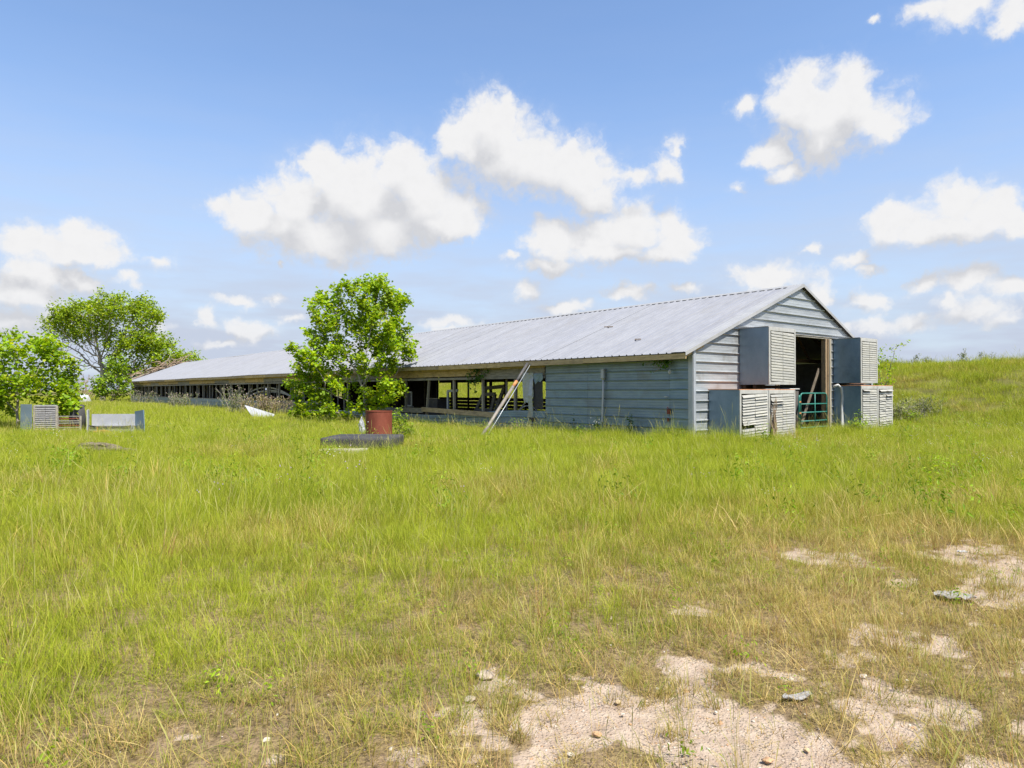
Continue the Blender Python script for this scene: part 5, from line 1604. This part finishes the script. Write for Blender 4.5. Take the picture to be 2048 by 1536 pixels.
NG['red'] = place('reddish_grass', 'thin reddish brown grass stems on the worn ground', [(1.7, 9, 22, list(range(4)))], redT,
    lambda x, y: np.clip(thin(x, y) * 1.1 * sstep(fbm(x * 1.8, y * 1.8, 95, 3), .35, .62) + .10, 0, 1) * (1 - .8 * bare(x, y)), lambda x, y: .6 + .5 * lush(x, y), .3, .1)
litT = [tuft('t', 12, .12, (.04, .14), .0028, 2, 1.2, .5, M['straw'], 240 + i, 0, .004, True) for i in range(5)]
NG['litter'] = place('straw_litter', 'dead straw lying flat on the soil', [(1.7, 9, 50, list(range(5)))], litT,
    lambda x, y: .8 * (1 - .55 * bare(x, y)), lambda x, y: np.full(len(x), 1.0), .3, .05)

clT = [tuft('t', 46, .05, (.05, .15), .0030, 3, .70, .6, M['turf'], 250 + i, .06, .004) for i in range(4)] + [tuft('t', 9, .03, (.14, .34), .0024, 5, .14, .3, M['turf'], 255 + i, .7, .004) for i in range(3)]
NG['clumps'] = place('sand_tufts', 'separate green and brown grass tufts on the bare sand', [(1.7, 8, 62, list(range(7)))], clT,
    lambda x, y: bare_raw(x, y) * sstep(fbm(x * 2.6, y * 2.6, 89, 3), .44, .58), lambda x, y: np.full(len(x), 1.0), .05, .12)

# small leafy weeds and flowers
def leaf_clump(n_, Rr, hgt, size, mat, seed, aspect=.5):
    rg_ = np.random.default_rng(seed)
    cen = rg_.normal(0, 1, (n_, 3)) * np.array([Rr, Rr, hgt * .3]) + np.array([0, 0, hgt * .5]); cen[:, 2] = np.clip(cen[:, 2], .01, hgt)
    return bpy.data.objects.new('t', leaf_mesh('leaf_clump', cen, size, mat, seed, .3, aspect))
weedT = [leaf_clump(34, .045, .11, .024, M['leaf_shrub'], 260 + i, .4) for i in range(3)] + [leaf_clump(80, .13, .34, .05, M['leaf_shrub'], 265 + i, .3) for i in range(3)]
NG['weeds'] = place('leafy_weeds', 'small leafy green weeds scattered in the grass', [(1.7, 9, 3.0, [0, 1, 2]), (8, 32, .9, [3, 4, 5])], weedT,
    lambda x, y: sstep(fbm(x * .5, y * .5, 97, 3), .40, .62), lambda x, y: .6 + .6 * lush(x, y), 0, .1)
def flower(cmat, seed, h0, r0, n_):
    rg_ = np.random.default_rng(seed); mb = MB()
    for i in range(n_):
        x_, y_ = rg_.normal(0, .12, 2); z_ = h0 * rg_.uniform(.7, 1.1)
        mb.tube([(x_, y_, z_), (x_ + .003, y_, z_ + r0 * .5), (x_, y_, z_ + r0)], [r0 * .3, r0, r0 * .6], 5)
    me = bpy.data.meshes.new('flower'); me.from_pydata(mb.v, [], mb.f); me.materials.append(cmat)
    return bpy.data.objects.new('t', me)
FW = surf('white_petal', (.70, .68, .62), (.80, .78, .74), None, 20); FY = surf('yellow_petal', (.75, .60, .03), (.80, .68, .05), None, 20); FP = surf('mauve_petal', (.42, .30, .48), (.50, .38, .55), None, 20)
flT = [flower(FW, 1, .34, .007, 8), flower(FW, 2, .30, .0065, 6), flower(FY, 3, .32, .009, 2), flower(FP, 4, .30, .007, 6)]
NG['flowers'] = place('wild_flowers', 'tiny white, mauve and yellow flowers in the far grass', [(7, 30, .40, [0, 1, 2, 3, 3])], flT,
    lambda x, y: sstep(fbm(x * .35 + 4, y * .35, 99, 3), .50, .66), lambda x, y: .5 + .6 * lush(x, y), 0, .1)

# gravel on the bare sand: loose pebbles nobody could count
def pebble(seed, mat):
    return bpy.data.objects.new('t', blob_mesh('pebble', .009, .007, .005, seed, mat, 1, .5))
pebT = [pebble(300 + i, SC[c]) for i, c in enumerate(('white', 'grey', 'orange', 'white', 'yellow', 'grey'))]
def gravel():
    x, y = pts_in(1.7, 8.0, 620)
    m_ = rng.random(len(x)) < np.clip(bare(x, y) * .9 + .10 * thin(x, y), 0, 1)
    x, y = x[m_], y[m_]; n_ = len(x)
    s_ = np.clip(rng.lognormal(-.85, .5, n_), .18, 2.2)
    rot = rng.uniform(0, 6.28, (n_, 3)) * np.array([.06, .06, 1])
    gn_scatter('gravel', 'fine loose gravel on the bare sand', np.stack([x, y], 1), ground_z(x, y) - .012 * bare(x, y) + .001, rot, np.stack([s_, s_, s_], 1), np.zeros(n_), rng.integers(0, 6, n_), pebT)
    return n_
NG['gravel'] = gravel()
print('leaves', NL, 'grass', NG)
